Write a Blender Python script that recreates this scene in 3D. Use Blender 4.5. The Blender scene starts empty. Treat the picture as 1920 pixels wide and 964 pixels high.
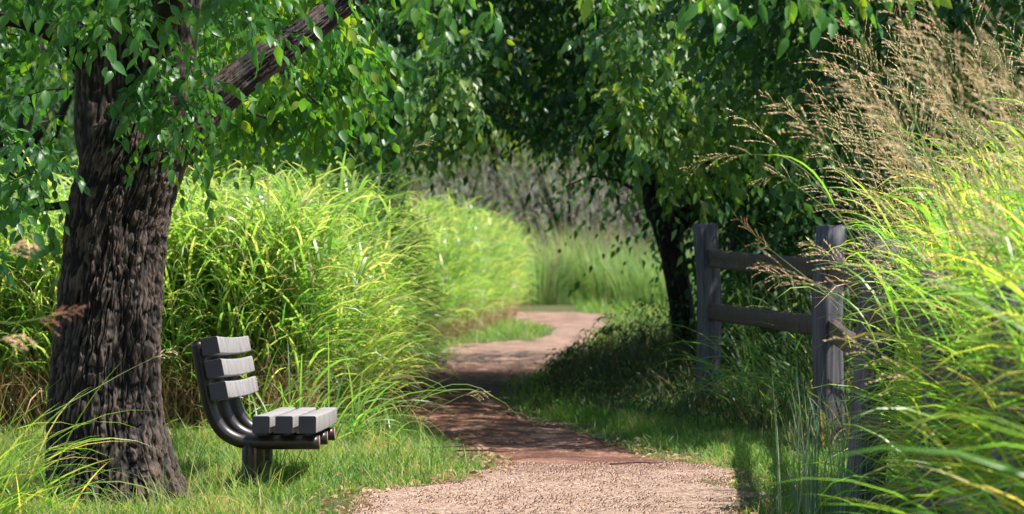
import bpy, bmesh, math, random
import numpy as np
from mathutils import Vector, Matrix, Quaternion
random.seed(7)
R = np.random.default_rng(7)
rad = math.radians
SC = bpy.context.scene
COL = SC.collection

# ------------------------------------------------------------ camera, sky, sun, exposure
F = 5500.0
CAM_H = 1.22
cam_d = bpy.data.cameras.new('camera'); cam = bpy.data.objects.new('camera', cam_d); COL.objects.link(cam)
cam.location = (0, 0, CAM_H); cam.rotation_euler = (rad(90), 0, 0)
cam_d.sensor_width = 36; cam_d.lens = 36 * F / 1920
cam_d.clip_start = .1; cam_d.clip_end = 2000
cam_d.dof.use_dof = True; cam_d.dof.focus_distance = 14.9; cam_d.dof.aperture_fstop = 4.6
SC.camera = cam

SUN_AZ, SUN_EL = rad(102), rad(61)
w = bpy.data.worlds.new('World'); SC.world = w; w.use_nodes = True
nt = w.node_tree; nt.nodes.clear()
sky = nt.nodes.new('ShaderNodeTexSky'); sky.sky_type = 'NISHITA'; sky.sun_disc = False
sky.sun_elevation = SUN_EL; sky.sun_rotation = SUN_AZ
bg = nt.nodes.new('ShaderNodeBackground'); bg.inputs[1].default_value = .10
wo = nt.nodes.new('ShaderNodeOutputWorld')
nt.links.new(sky.outputs[0], bg.inputs[0]); nt.links.new(bg.outputs[0], wo.inputs[0])
sun_d = bpy.data.lights.new('sun', 'SUN'); sun_d.energy = 5; sun_d.angle = rad(.53); sun_d.color = (1, .95, .86)
sun = bpy.data.objects.new('sun', sun_d); COL.objects.link(sun)
SV = Vector((math.sin(SUN_AZ) * math.cos(SUN_EL), math.cos(SUN_AZ) * math.cos(SUN_EL), math.sin(SUN_EL)))
sun.rotation_euler = SV.to_track_quat('Z', 'Y').to_euler()
SC.view_settings.view_transform = 'Standard'; SC.view_settings.look = 'None'
SC.view_settings.gamma = 1; SC.view_settings.exposure = 1.05
SC.render.engine = 'CYCLES'
SC.cycles.use_denoising = True
SC.cycles.max_bounces = 8; SC.cycles.diffuse_bounces = 5; SC.cycles.transmission_bounces = 6
SC.cycles.sample_clamp_indirect = 6

# ------------------------------------------------------------ helpers
def P(px, py, d):
    return np.array([(px - 960) / F * d, d, CAM_H - (py - 482) / F * d])
def tag(o, label=None, cat=None, group=None, kind=None):
    if label: o['label'] = label
    if cat: o['category'] = cat
    if group: o['group'] = group
    if kind: o['kind'] = kind
    return o
def empty(name, loc, label=None, cat=None, group=None):
    o = bpy.data.objects.new(name, None); COL.objects.link(o); o.location = tuple(loc); o.empty_display_size = .1
    return tag(o, label, cat, group)
def hsh(ix, iy, iz, seed):
    n = (ix.astype(np.int64) * 374761393 + iy.astype(np.int64) * 668265263 + iz.astype(np.int64) * 2147483647 + seed * 1274126177) & 0xffffffff
    n = ((n ^ (n >> 13)) * 1274126177) & 0xffffffff
    n = n ^ (n >> 16)
    return (n & 0xffffff) / float(0xffffff)
def vn(x, y, z, seed=0):
    x, y, z = np.broadcast_arrays(np.asarray(x, float), np.asarray(y, float), np.asarray(z, float))
    fx, fy, fz = np.floor(x), np.floor(y), np.floor(z)
    u, v, q = x - fx, y - fy, z - fz
    u, v, q = [a * a * (3 - 2 * a) for a in (u, v, q)]
    ix, iy, iz = fx.astype(np.int64), fy.astype(np.int64), fz.astype(np.int64)
    r = 0
    for a in (0, 1):
        for b in (0, 1):
            for c in (0, 1):
                r = r + hsh(ix + a, iy + b, iz + c, seed) * (u if a else 1 - u) * (v if b else 1 - v) * (q if c else 1 - q)
    return r
def fbm(x, y, z, seed=0, o=3):
    s, a, t = 0, 1., 0
    for i in range(o):
        s = s + a * vn(x * 2 ** i, y * 2 ** i, z * 2 ** i, seed + i); t += a; a *= .5
    return s / t

class G:
    """collects quads (and a tint per vertex) for ONE mesh object"""
    def __init__(s): s.V = []; s.Q = []; s.T = []; s.n = 0
    def add(s, V, Q, tint=0.5):
        V = np.asarray(V, float).reshape(-1, 3); Q = np.asarray(Q, np.int64).reshape(-1, 4)
        s.V.append(V); s.Q.append(Q + s.n); s.n += len(V)
        s.T.append(np.broadcast_to(np.asarray(tint, float), (len(V),)) if np.ndim(tint) == 0 else np.asarray(tint, float).reshape(-1))
        return s
    def mesh(s, name, mat, smooth=True, origin=None):
        V = np.concatenate(s.V); Q = np.concatenate(s.Q); T = np.concatenate(s.T)
        if origin is not None: V = V - np.asarray(origin)
        me = bpy.data.meshes.new(name)
        me.vertices.add(len(V)); me.vertices.foreach_set('co', V.astype(np.float32).ravel())
        me.loops.add(Q.size); me.loops.foreach_set('vertex_index', Q.astype(np.int32).ravel())
        me.polygons.add(len(Q)); me.polygons.foreach_set('loop_start', np.arange(0, Q.size, 4, dtype=np.int32))
        me.polygons.foreach_set('loop_total', np.full(len(Q), 4, np.int32)) if False else None
        me.update(calc_edges=True); me.validate()
        if len(me.vertices) == len(T):
            at = me.attributes.new('tint', 'FLOAT', 'POINT'); at.data.foreach_set('value', T.astype(np.float32))
        if smooth: me.polygons.foreach_set('use_smooth', np.ones(len(me.polygons), bool))
        me.materials.append(mat)
        return me
    def build(s, name, mat, parent=None, smooth=True, kind=None, **kw):
        org = None
        if parent is not None: org = np.array(parent_world(parent))
        o = bpy.data.objects.new(name, s.mesh(name, mat, smooth, org)); COL.objects.link(o)
        if parent is not None: o.parent = parent
        return tag(o, kind=kind, **kw)
def parent_world(o):
    v = Vector(o.location)
    while o.parent: o = o.parent; v = v + Vector(o.location)
    return v

def grid_q(n, m, wrap=False):
    i = np.arange(n - 1)[:, None]; mm = m if wrap else m - 1
    j = np.arange(mm)[None, :]; j2 = (j + 1) % m
    return np.stack([i * m + j, i * m + j2, (i + 1) * m + j2, (i + 1) * m + j], -1).reshape(-1, 4)

def resample(pts, vals, n):
    pts = np.asarray(pts, float); vals = np.asarray(vals, float)
    k = len(pts); Pp = np.vstack([2 * pts[0] - pts[1], pts, 2 * pts[-1] - pts[-2]])
    t = np.linspace(0, k - 1 - 1e-9, n); i = t.astype(int); f = (t - i)[:, None]
    a, b, c, d = Pp[i], Pp[i + 1], Pp[i + 2], Pp[i + 3]
    C = .5 * (2 * b + (c - a) * f + (2 * a - 5 * b + 4 * c - d) * f ** 2 + (3 * b - 3 * c + d - a) * f ** 3)
    r = np.interp(t, np.arange(k), vals)
    return C, r
def frames(C):
    T = np.gradient(C, axis=0); T /= np.linalg.norm(T, axis=1)[:, None] + 1e-12
    U = np.zeros_like(T); u = np.cross(T[0], [0.13, 1, .07]); 
    if np.linalg.norm(u) < .1: u = np.cross(T[0], [1, 0, 0])
    for i in range(len(T)):
        u = u - T[i] * u.dot(T[i]); u /= np.linalg.norm(u); U[i] = u
    return T, U, np.cross(T, U)
def tube(pts, rads, sides=8, n=None, cap=True):
    n = n or max(2, len(pts) * 3)
    C, r = resample(pts, rads, n); T, U, W = frames(C)
    th = np.linspace(0, 2 * math.pi, sides, endpoint=False)
    V = C[:, None] + r[:, None, None] * (np.cos(th)[None, :, None] * U[:, None] + np.sin(th)[None, :, None] * W[:, None])
    V = V.reshape(-1, 3); Q = grid_q(n, sides, True)
    if cap:
        V = np.vstack([V, C[0], C[-1]]); a = len(V) - 2; L = (n - 1) * sides
        e = [[a, (j + 2) % sides, j + 1, j] if j + 1 < sides else [a, 1, 0, j] for j in range(0, sides, 2)]
        f = [[a + 1, L + j, L + (j + 1) % sides, L + (j + 2) % sides] for j in range(0, sides, 2)]
        Q = np.vstack([Q, e, f])
    return V, Q

def bark_tube(pts, rads, sides, n, amp, k=10., flare=0., groove=None, seed=3, twist=.5, slen=2.4):
    """bark: ridges are real relief along a swept, slightly twisted trunk"""
    C, r = resample(pts, rads, n); T, U, W = frames(C)
    th = np.linspace(0, 2 * math.pi, sides, endpoint=False)[None, :]
    s = np.concatenate([[0], np.cumsum(np.linalg.norm(np.diff(C, axis=0), axis=1))])[:, None]
    tw = th + twist * s
    wob = (fbm(np.cos(th) * 2, np.sin(th) * 2, s * 1.5, seed + 9, 3) - .5)
    a = tw + .18 * wob
    x, y = np.cos(a) * k, np.sin(a) * k
    a2 = a + .055 * (vn(np.cos(tw) * k * .9, np.sin(tw) * k * .9, s * slen * 2.2, seed + 7) - .5) * 2
    x, y = np.cos(a2) * k, np.sin(a2) * k
    zz = s * slen + .6 * wob
    n1 = vn(x, y, zz, seed); n2 = vn(x * 2.1, y * 2.1, zz * 2.3, seed + 1); n3 = vn(x * 5, y * 5, zz * 9, seed + 2)
    ridge = np.clip(np.abs(2 * n1 - 1) * 2.6, 0, 1) ** .7
    ridge2 = np.clip(np.abs(2 * n2 - 1) * 2.2, 0, 1)
    cut = np.clip((vn(x * .8, y * .8, zz * 4.5, seed + 5) - .66) * 9, 0, 1)
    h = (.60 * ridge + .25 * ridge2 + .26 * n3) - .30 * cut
    disp = amp * (h - .5)
    rr = r[:, None] * (1 + .10 * wob * 2)
    if flare:
        lob = .5 + .5 * np.cos(th * 5 + 1.2 + 2 * wob)
        rr = rr + flare * np.exp(-s / .22) * (.25 + .75 * lob)
    if groove is not None:
        for (s0, s1, a0, a1, wd, dp) in groove:
            ga = np.interp(s, [s0, s1], [a0, a1]); dd = (th - ga + math.pi) % (2 * math.pi) - math.pi
            rr = rr - dp * np.exp(-(dd / wd) ** 2) * np.clip((s1 + .2 - s) * 3, 0, 1)
    rr = rr + disp
    V = C[:, None] + rr[..., None] * (np.cos(th)[..., None] * U[:, None] + np.sin(th)[..., None] * W[:, None])
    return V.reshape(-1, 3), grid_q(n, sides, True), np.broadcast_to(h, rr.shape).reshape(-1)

def blades(root, az, L, th0, k, wd, S=6, pw=1.5, fold=True, twist=None, tint=.5, tipw=2.4):
    root = np.asarray(root, float).reshape(-1, 3); N = len(root)
    az, L, th0, k, wd = [np.broadcast_to(np.asarray(a, float), (N,)) for a in (az, L, th0, k, wd)]
    t = np.linspace(0, 1, S + 1)
    th = th0[:, None] + k[:, None] * t[None] ** pw
    tm = .5 * (th[:, 1:] + th[:, :-1]); ds = (L / S)[:, None]
    z0 = np.zeros((N, 1))
    h = np.hstack([z0, np.cumsum(np.sin(tm) * ds, 1)]); z = np.hstack([z0, np.cumsum(np.cos(tm) * ds, 1)])
    ca, sa = np.cos(az)[:, None], np.sin(az)[:, None]
    Pp = root[:, None] + np.stack([h * ca, h * sa, z], -1)
    nrm = np.stack([np.cos(th) * ca, np.cos(th) * sa, -np.sin(th)], -1)
    side = np.stack([-sa, ca, 0 * ca], -1) * np.ones((1, S + 1, 1))
    if twist is None: twist = R.normal(0, .5, N)
    tw = (np.broadcast_to(twist, (N,))[:, None] * (.25 + t[None]))[..., None]
    sd = side * np.cos(tw) + nrm * np.sin(tw); nn = nrm * np.cos(tw) - side * np.sin(tw)
    prof = np.minimum(1, .45 + t * 3.5) * (1 - t ** tipw) + .03
    hw = .5 * wd[:, None] * prof[None]
    if fold:
        V = np.stack([Pp - sd * hw[..., None], Pp + nn * (hw * .35)[..., None], Pp + sd * hw[..., None]], 2); m = 3
    else:
        V = np.stack([Pp - sd * hw[..., None], Pp + sd * hw[..., None]], 2); m = 2
    q = grid_q(S + 1, m); Q = (q[None] + (np.arange(N) * (S + 1) * m)[:, None, None]).reshape(-1, 4)
    tn = np.repeat(np.broadcast_to(np.asarray(tint, float), (N,)), (S + 1) * m)
    return V.reshape(-1, 3), Q, tn

LEAF_T = {   # outline rows (t along, half width), curvature
    'near': ([0, .12, .35, .62, .85, 1.0], [.02, .30, .5, .40, .17, .0]),
    'far': ([0, .4, 1.0], [.02, .5, .0]),
}
def leaves(base, ax, nr, L, Wd, detail='far', tint=.5, curl=.35):
    """ovate folded leaf blades; arrays of N"""
    base = np.asarray(base, float).reshape(-1, 3); N = len(base)
    L = np.broadcast_to(np.asarray(L, float), (N,)); Wd = np.broadcast_to(np.asarray(Wd, float), (N,))
    ax = ax / np.linalg.norm(ax, axis=1)[:, None]
    nr = nr - ax * np.sum(ax * nr, 1)[:, None]; nr = nr / (np.linalg.norm(nr, axis=1)[:, None] + 1e-9)
    sd = np.cross(ax, nr)
    ts, ws = LEAF_T[detail]; ts = np.array(ts); ws = np.array(ws); K = len(ts)
    cu = np.broadcast_to(np.asarray(curl, float), (N,))[:, None]
    mid = base[:, None] + ax[:, None] * (L[:, None] * ts)[..., None] - nr[:, None] * (L[:, None] * cu * ts ** 2)[..., None]
    e = sd[:, None] * (Wd[:, None] * ws)[..., None]; up = nr[:, None] * (Wd[:, None] * ws * .28)[..., None]
    V = np.stack([mid - e + up, mid, mid + e + up], 2)
    q = grid_q(K, 3); Q = (q[None] + (np.arange(N) * K * 3)[:, None, None]).reshape(-1, 4)
    return V.reshape(-1, 3), Q, np.repeat(np.broadcast_to(np.asarray(tint, float), (N,)), K * 3)
def unit(v): return v / (np.linalg.norm(v, axis=-1, keepdims=True) + 1e-9)
def sprays(root, dr, L, n, leaf_len, wr=.5, sag=.6, tint=.5, jit=.5, droop=.5, up=(0, -.75, .5)):
    """N twigs with n alternating leaves each; returns leaf arrays and twig ribbons"""
    N = len(root); L = np.broadcast_to(np.asarray(L, float), (N,)); dr = unit(dr)
    t = np.linspace(.12, 1, n)[None, :, None]
    g = np.array([0, 0, -1.])
    pos = root[:, None] + dr[:, None] * (L[:, None, None] * t) + g * (sag * L[:, None, None] * t ** 2)
    tan = unit(dr[:, None] + g * (2 * sag * t))
    sidev = unit(np.cross(tan, np.array([0, 0, 1.]) + R.normal(0, .25, (N, 1, 3))))
    sgn = np.where(np.arange(n) % 2 == 0, 1., -1.)[None, :, None]
    ax = unit(tan * .75 + sidev * sgn * .75 + g * droop + R.normal(0, jit * .5, (N, n, 3)))
    nr = unit(np.array(up) + R.normal(0, jit, (N, n, 3)))
    ll = leaf_len * R.uniform(.45, 1.22, (N, n))
    tn = np.clip(np.broadcast_to(np.asarray(tint, float), (N,))[:, None] + R.normal(0, .08, (N, n)), 0, 1)
    # twig ribbon through the nodes
    tt = np.linspace(0, 1, 5)[None, :, None]
    pc = root[:, None] + dr[:, None] * (L[:, None, None] * tt) + g * (sag * L[:, None, None] * tt ** 2)
    sw = unit(np.cross(unit(dr[:, None] + g * (2 * sag * tt)), R.normal(0, 1, (N, 1, 3)))) * (.003 * (1.3 - tt))
    TV = np.stack([pc - sw, pc + sw], 2).reshape(-1, 3)
    q = grid_q(5, 2); TQ = (q[None] + (np.arange(N) * 10)[:, None, None]).reshape(-1, 4)
    return (pos.reshape(-1, 3), ax.reshape(-1, 3), nr.reshape(-1, 3), ll.reshape(-1), (ll * wr).reshape(-1), tn.reshape(-1)), (TV, TQ)

# ------------------------------------------------------------ materials
def newmat(name):
    m = bpy.data.materials.new(name); m.use_nodes = True; t = m.node_tree; t.nodes.clear()
    return m, t, t.nodes.new('ShaderNodeOutputMaterial')
def N_(t, typ, **kw):
    n = t.nodes.new(typ)
    for k, v in kw.items():
        if k.startswith('i_'): n.inputs[k[2:].replace('_', ' ')].default_value = v
        else: setattr(n, k, v)
    return n
def ramp(t, fac, stops):
    r = t.nodes.new('ShaderNodeValToRGB'); e = r.color_ramp.elements
    while len(e) < len(stops): e.new(.5)
    for i, (p, c) in enumerate(stops): e[i].position = p; e[i].color = (*c, 1)
    t.links.new(fac, r.inputs[0]); return r.outputs[0]
def leafmat(name, stops, trans, tmix=.4, rough=.38, spec=.5, spread=.35, trans_gain=2.2):
    """thin leaf: colour from tint attribute + random per leaf, diffuse/gloss + light let through"""
    m, t, out = newmat(name)
    at = N_(t, 'ShaderNodeAttribute', attribute_name='tint'); ge = N_(t, 'ShaderNodeNewGeometry'); oi = N_(t, 'ShaderNodeObjectInfo')
    a = N_(t, 'ShaderNodeMath', operation='ADD'); t.links.new(ge.outputs['Random Per Island'], a.inputs[0]); t.links.new(oi.outputs['Random'], a.inputs[1])
    f = N_(t, 'ShaderNodeMath', operation='FRACT'); t.links.new(a.outputs[0], f.inputs[0])
    s = N_(t, 'ShaderNodeMath', operation='MULTIPLY_ADD'); t.links.new(f.outputs[0], s.inputs[0]); s.inputs[1].default_value = spread; s.inputs[2].default_value = -spread / 2
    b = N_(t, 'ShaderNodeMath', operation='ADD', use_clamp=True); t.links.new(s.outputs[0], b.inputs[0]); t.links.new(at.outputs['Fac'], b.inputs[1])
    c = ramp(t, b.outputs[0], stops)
    tc = N_(t, 'ShaderNodeMix', data_type='RGBA', blend_type='MULTIPLY'); tc.inputs[0].default_value = 1
    t.links.new(c, tc.inputs['A']); tc.inputs['B'].default_value = (trans[0] * trans_gain, trans[1] * trans_gain, trans[2] * trans_gain, 1)
    p = N_(t, 'ShaderNodeBsdfPrincipled'); t.links.new(c, p.inputs['Base Color']); p.inputs['Roughness'].default_value = rough
    p.inputs['Specular IOR Level'].default_value = spec
    tr = N_(t, 'ShaderNodeBsdfTranslucent'); t.links.new(tc.outputs['Result'], tr.inputs['Color'])
    mx = N_(t, 'ShaderNodeMixShader'); mx.inputs[0].default_value = tmix
    t.links.new(p.outputs[0], mx.inputs[1]); t.links.new(tr.outputs[0], mx.inputs[2]); t.links.new(mx.outputs[0], out.inputs[0])
    return m
YG = (1.5, 1.35, .5)
M = {}
M['leaf_left'] = leafmat('leaf_left', [(0, (.022, .085, .022)), (.5, (.04, .14, .025)), (.85, (.075, .19, .025)), (1, (.15, .23, .025))], YG, .42, .4, .5)
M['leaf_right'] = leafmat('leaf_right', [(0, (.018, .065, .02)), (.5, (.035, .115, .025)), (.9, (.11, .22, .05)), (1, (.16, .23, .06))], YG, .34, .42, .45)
M['leaf_dark'] = leafmat('leaf_dark', [(0, (.014, .05, .018)), (.5, (.025, .085, .022)), (1, (.05, .12, .03))], YG, .28, .5, .35)
M['leaf_far'] = leafmat('leaf_far', [(0, (.06, .12, .02)), (.6, (.14, .2, .03)), (1, (.28, .26, .04))], YG, .4, .5, .3)
M['grass_tall'] = leafmat('grass_tall', [(0, (.05, .16, .03)), (.45, (.115, .225, .05)), (.75, (.2, .29, .075)), (1, (.36, .35, .15))], (1.4, 1.4, .75), .44, .36, .55)
M['grass_right'] = leafmat('grass_right', [(0, (.05, .19, .035)), (.5, (.14, .29, .04)), (.85, (.30, .37, .06)), (1, (.5, .38, .12))], (1.4, 1.35, .75), .46, .36, .55)
M['grass_turf'] = leafmat('grass_turf', [(0, (.03, .10, .015)), (.5, (.085, .18, .03)), (.85, (.16, .23, .06)), (1, (.35, .28, .14))], (1.4, 1.4, .7), .35, .5, .3)
M['grass_shade'] = leafmat('grass_shade', [(0, (.02, .05, .018)), (.5, (.045, .085, .028)), (.75, (.09, .085, .045)), (1, (.2, .15, .09))], (1.3, 1.3, .6), .3, .5, .3)  # darker copy of the greens with shade put in; olive browns are its own
M['grass_blue'] = leafmat('grass_blue', [(0, (.06, .14, .10)), (.6, (.11, .2, .14)), (1, (.25, .28, .2))], (1.2, 1.3, .8), .3, .5, .3)
M['grass_far'] = leafmat('grass_far', [(0, (.07, .15, .05)), (.5, (.14, .24, .08)), (1, (.30, .33, .2))], (1.3, 1.3, .7), .35, .5, .3)
M['straw'] = leafmat('straw', [(0, (.16, .10, .055)), (.5, (.28, .19, .10)), (1, (.45, .34, .2))], (1.2, 1.1, .9), .25, .6, .2, trans_gain=1.2)
M['seed'] = leafmat('seed', [(0, (.48, .26, .17)), (.35, (.74, .52, .34)), (1, (.88, .72, .46))], (1.2, 1.1, .9), .3, .6, .2, trans_gain=1.3)
M['seed_red'] = leafmat('seed_red', [(0, (.3, .12, .09)), (1, (.5, .28, .19))], (1.2, 1.0, .9), .3, .6, .2, trans_gain=1.2)
M['stem'] = leafmat('stem', [(0, (.10, .2, .05)), (1, (.24, .28, .08))], (1.2, 1.2, .6), .2, .45, .4, trans_gain=1.2)

def barkmat(name, lo, mid, hi, bump=.4):
    m, t, out = newmat(name)
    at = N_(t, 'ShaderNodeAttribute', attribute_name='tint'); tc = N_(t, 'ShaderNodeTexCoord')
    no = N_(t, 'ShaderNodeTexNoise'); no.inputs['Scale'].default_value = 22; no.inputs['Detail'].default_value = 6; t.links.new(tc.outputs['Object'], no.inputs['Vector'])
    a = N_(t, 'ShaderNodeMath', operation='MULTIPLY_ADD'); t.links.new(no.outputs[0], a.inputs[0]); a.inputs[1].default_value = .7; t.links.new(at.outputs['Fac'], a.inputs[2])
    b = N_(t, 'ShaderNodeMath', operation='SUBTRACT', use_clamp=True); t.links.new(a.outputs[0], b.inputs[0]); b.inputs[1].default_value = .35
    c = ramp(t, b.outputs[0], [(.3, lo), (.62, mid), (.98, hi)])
    p = N_(t, 'ShaderNodeBsdfPrincipled'); t.links.new(c, p.inputs['Base Color']); p.inputs['Roughness'].default_value = .75; p.inputs['Specular IOR Level'].default_value = .35
    bm = N_(t, 'ShaderNodeBump'); bm.inputs['Strength'].default_value = bump; bm.inputs['Distance'].default_value = .006
    mp = N_(t, 'ShaderNodeMapping'); mp.inputs['Scale'].default_value = (90, 90, 18); t.links.new(tc.outputs['Object'], mp.inputs[0])
    n2 = N_(t, 'ShaderNodeTexNoise'); n2.inputs['Detail'].default_value = 4; n2.inputs['Scale'].default_value = 1; t.links.new(mp.outputs[0], n2.inputs['Vector'])
    t.links.new(n2.outputs[0], bm.inputs['Height']); t.links.new(bm.outputs[0], p.inputs['Normal']); t.links.new(p.outputs[0], out.inputs[0])
    return m
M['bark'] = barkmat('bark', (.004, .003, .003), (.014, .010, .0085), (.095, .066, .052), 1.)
M['bark_dark'] = barkmat('bark_dark', (.005, .004, .004), (.014, .011, .01), (.04, .032, .028))
M['bark_grey'] = barkmat('bark_grey', (.06, .05, .042), (.19, .17, .145), (.34, .31, .27))

def groundmat(name, cols, sc1, sc2, rough=.9, bump=.5, dist=.01, speck=None):
    m, t, out = newmat(name); tc = N_(t, 'ShaderNodeTexCoord')
    n1 = N_(t, 'ShaderNodeTexNoise'); n1.inputs['Scale'].default_value = sc1; n1.inputs['Detail'].default_value = 8; t.links.new(tc.outputs['Object'], n1.inputs['Vector'])
    n2 = N_(t, 'ShaderNodeTexNoise'); n2.inputs['Scale'].default_value = sc2; n2.inputs['Detail'].default_value = 4; t.links.new(tc.outputs['Object'], n2.inputs['Vector'])
    mx = N_(t, 'ShaderNodeMath', operation='MULTIPLY_ADD'); t.links.new(n1.outputs[0], mx.inputs[0]); mx.inputs[1].default_value = .6
    m2 = N_(t, 'ShaderNodeMath', operation='MULTIPLY'); t.links.new(n2.outputs[0], m2.inputs[0]); m2.inputs[1].default_value = .4; t.links.new(m2.outputs[0], mx.inputs[2])
    c = ramp(t, mx.outputs[0], cols)
    p = N_(t, 'ShaderNodeBsdfPrincipled'); p.inputs['Roughness'].default_value = rough; p.inputs['Specular IOR Level'].default_value = .2
    h = n2.outputs[0]
    if speck:
        vo = N_(t, 'ShaderNodeTexVoronoi'); vo.inputs['Scale'].default_value = speck[0]; t.links.new(tc.outputs['Object'], vo.inputs['Vector'])
        at = N_(t, 'ShaderNodeAttribute', attribute_name='tint')
        sm = ramp(t, vo.outputs['Color'], [(0, speck[1]), (.5, speck[2]), (1, speck[3])])
        mm = N_(t, 'ShaderNodeMix', data_type='RGBA'); mf = N_(t, 'ShaderNodeMath', operation='MULTIPLY'); t.links.new(at.outputs['Fac'], mf.inputs[0]); mf.inputs[1].default_value = .88
        t.links.new(mf.outputs[0], mm.inputs[0]); t.links.new(c, mm.inputs['A']); t.links.new(sm, mm.inputs['B']); c = mm.outputs['Result']
    t.links.new(c, p.inputs['Base Color'])
    bm = N_(t, 'ShaderNodeBump'); bm.inputs['Strength'].default_value = bump; bm.inputs['Distance'].default_value = dist
    t.links.new(h, bm.inputs['Height']); t.links.new(bm.outputs[0], p.inputs['Normal']); t.links.new(p.outputs[0], out.inputs[0])
    return m
M['soil'] = groundmat('soil', [(.3, (.035, .032, .015)), (.5, (.07, .075, .025)), (.7, (.13, .10, .055))], 1.5, 30)
M['dirt'] = groundmat('dirt', [(.34, (.035, .018, .013)), (.46, (.10, .044, .032)), (.55, (.185, .088, .064)), (.66, (.38, .25, .19))], 2.2, 38, bump=1., dist=.02,  # reds also darkened for the shade over the middle stretch
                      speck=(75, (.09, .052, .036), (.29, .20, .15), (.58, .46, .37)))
M['backdrop'] = groundmat('backdrop', [(.3, (.015, .03, .012)), (.5, (.03, .055, .02)), (.7, (.06, .08, .03))], .3, 2)
M['stone'] = groundmat('stone', [(.3, (.25, .15, .12)), (.5, (.42, .29, .24)), (.7, (.6, .48, .42))], 40, 9)

def woodmat(name, lo, hi):
    m, t, out = newmat(name); tc = N_(t, 'ShaderNodeTexCoord'); mp = N_(t, 'ShaderNodeMapping'); mp.inputs['Scale'].default_value = (45, 45, 2.5)
    t.links.new(tc.outputs['Object'], mp.inputs[0]); oi = N_(t, 'ShaderNodeObjectInfo')
    n = N_(t, 'ShaderNodeTexNoise'); n.inputs['Scale'].default_value = 1; n.inputs['Detail'].default_value = 7; t.links.new(mp.outputs[0], n.inputs['Vector'])
    c = ramp(t, n.outputs[0], [(.32, lo), (.62, hi)])
    p = N_(t, 'ShaderNodeBsdfPrincipled'); p.inputs['Roughness'].default_value = .8; t.links.new(c, p.inputs['Base Color'])
    b = N_(t, 'ShaderNodeBump'); b.inputs['Strength'].default_value = .6; b.inputs['Distance'].default_value = .006; t.links.new(n.outputs[0], b.inputs['Height'])
    t.links.new(b.outputs[0], p.inputs['Normal']); t.links.new(p.outputs[0], out.inputs[0]); return m
M['post'] = woodmat('post_wood', (.026, .024, .03), (.10, .095, .115))
M['rail'] = woodmat('rail_wood', (.025, .016, .013), (.095, .062, .05))
M['rail_pale'] = woodmat('rail_pale', (.06, .052, .045), (.24, .21, .195))

def plain(name, col, rough=.5, metal=0, ns=8, amt=.15, bump=.1, spec=.5):
    m, t, out = newmat(name); tc = N_(t, 'ShaderNodeTexCoord'); n = N_(t, 'ShaderNodeTexNoise'); n.inputs['Scale'].default_value = ns; n.inputs['Detail'].default_value = 6
    t.links.new(tc.outputs['Object'], n.inputs['Vector'])
    c = ramp(t, n.outputs[0], [(.3, tuple(x * (1 - amt) for x in col)), (.7, tuple(min(1, x * (1 + amt)) for x in col))])
    p = N_(t, 'ShaderNodeBsdfPrincipled'); p.inputs['Roughness'].default_value = rough; p.inputs['Metallic'].default_value = metal; p.inputs['Specular IOR Level'].default_value = spec
    t.links.new(c, p.inputs['Base Color']); b = N_(t, 'ShaderNodeBump'); b.inputs['Strength'].default_value = bump; b.inputs['Distance'].default_value = .003
    n3 = N_(t, 'ShaderNodeTexNoise'); n3.inputs['Scale'].default_value = ns * 12; t.links.new(tc.outputs['Object'], n3.inputs['Vector'])
    t.links.new(n3.outputs[0], b.inputs['Height']); t.links.new(b.outputs[0], p.inputs['Normal']); t.links.new(p.outputs[0], out.inputs[0]); return m
M['slat'] = plain('slat_plastic', (.25, .235, .24), .65, ns=9, amt=.22, bump=.0)
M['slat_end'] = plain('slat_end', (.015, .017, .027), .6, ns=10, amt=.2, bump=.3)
M['tube'] = plain('tube_paint', (.022, .016, .017), .38, ns=9, amt=.3, spec=.6)
M['bolt'] = plain('bolt_metal', (.6, .6, .62), .35, metal=.8)
M['rust'] = plain('rust_tab', (.28, .15, .12), .6)

# ------------------------------------------------------------ ground and path
def gz(x, y):
    x = np.asarray(x, float); y = np.asarray(y, float)
    base = (vn(x * .35 + 7, y * .25, 0 * x, 50) - .5) * .05 * np.clip((y - 17) / 6, 0, 1)
    dip = -.045 * np.exp(-((y - 19.2) / 1.6) ** 2) * np.exp(-((x - .5) / 1.5) ** 2)
    fall = -.02 * np.clip((y - 15) / 2, 0, 1) * np.clip((-x - .8) / .5, 0, 1) * np.clip((20 - y) / 2, 0, 1)
    return base + dip + fall
ys = np.concatenate([np.linspace(-40, 6, 12), np.geomspace(7, 100, 190), np.geomspace(104, 900, 24)])
xs = np.concatenate([-np.geomspace(8, 900, 20)[::-1], np.linspace(-7.7, 7.7, 130), np.geomspace(8, 900, 20)])
Y, X = np.meshgrid(ys, xs, indexing='ij')
Zg = gz(X, Y) * (np.abs(X) < 12)
G().add(np.stack([X, Y, Zg], -1), grid_q(len(ys), len(xs))).build('ground', M['soil'], kind='structure')

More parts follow.
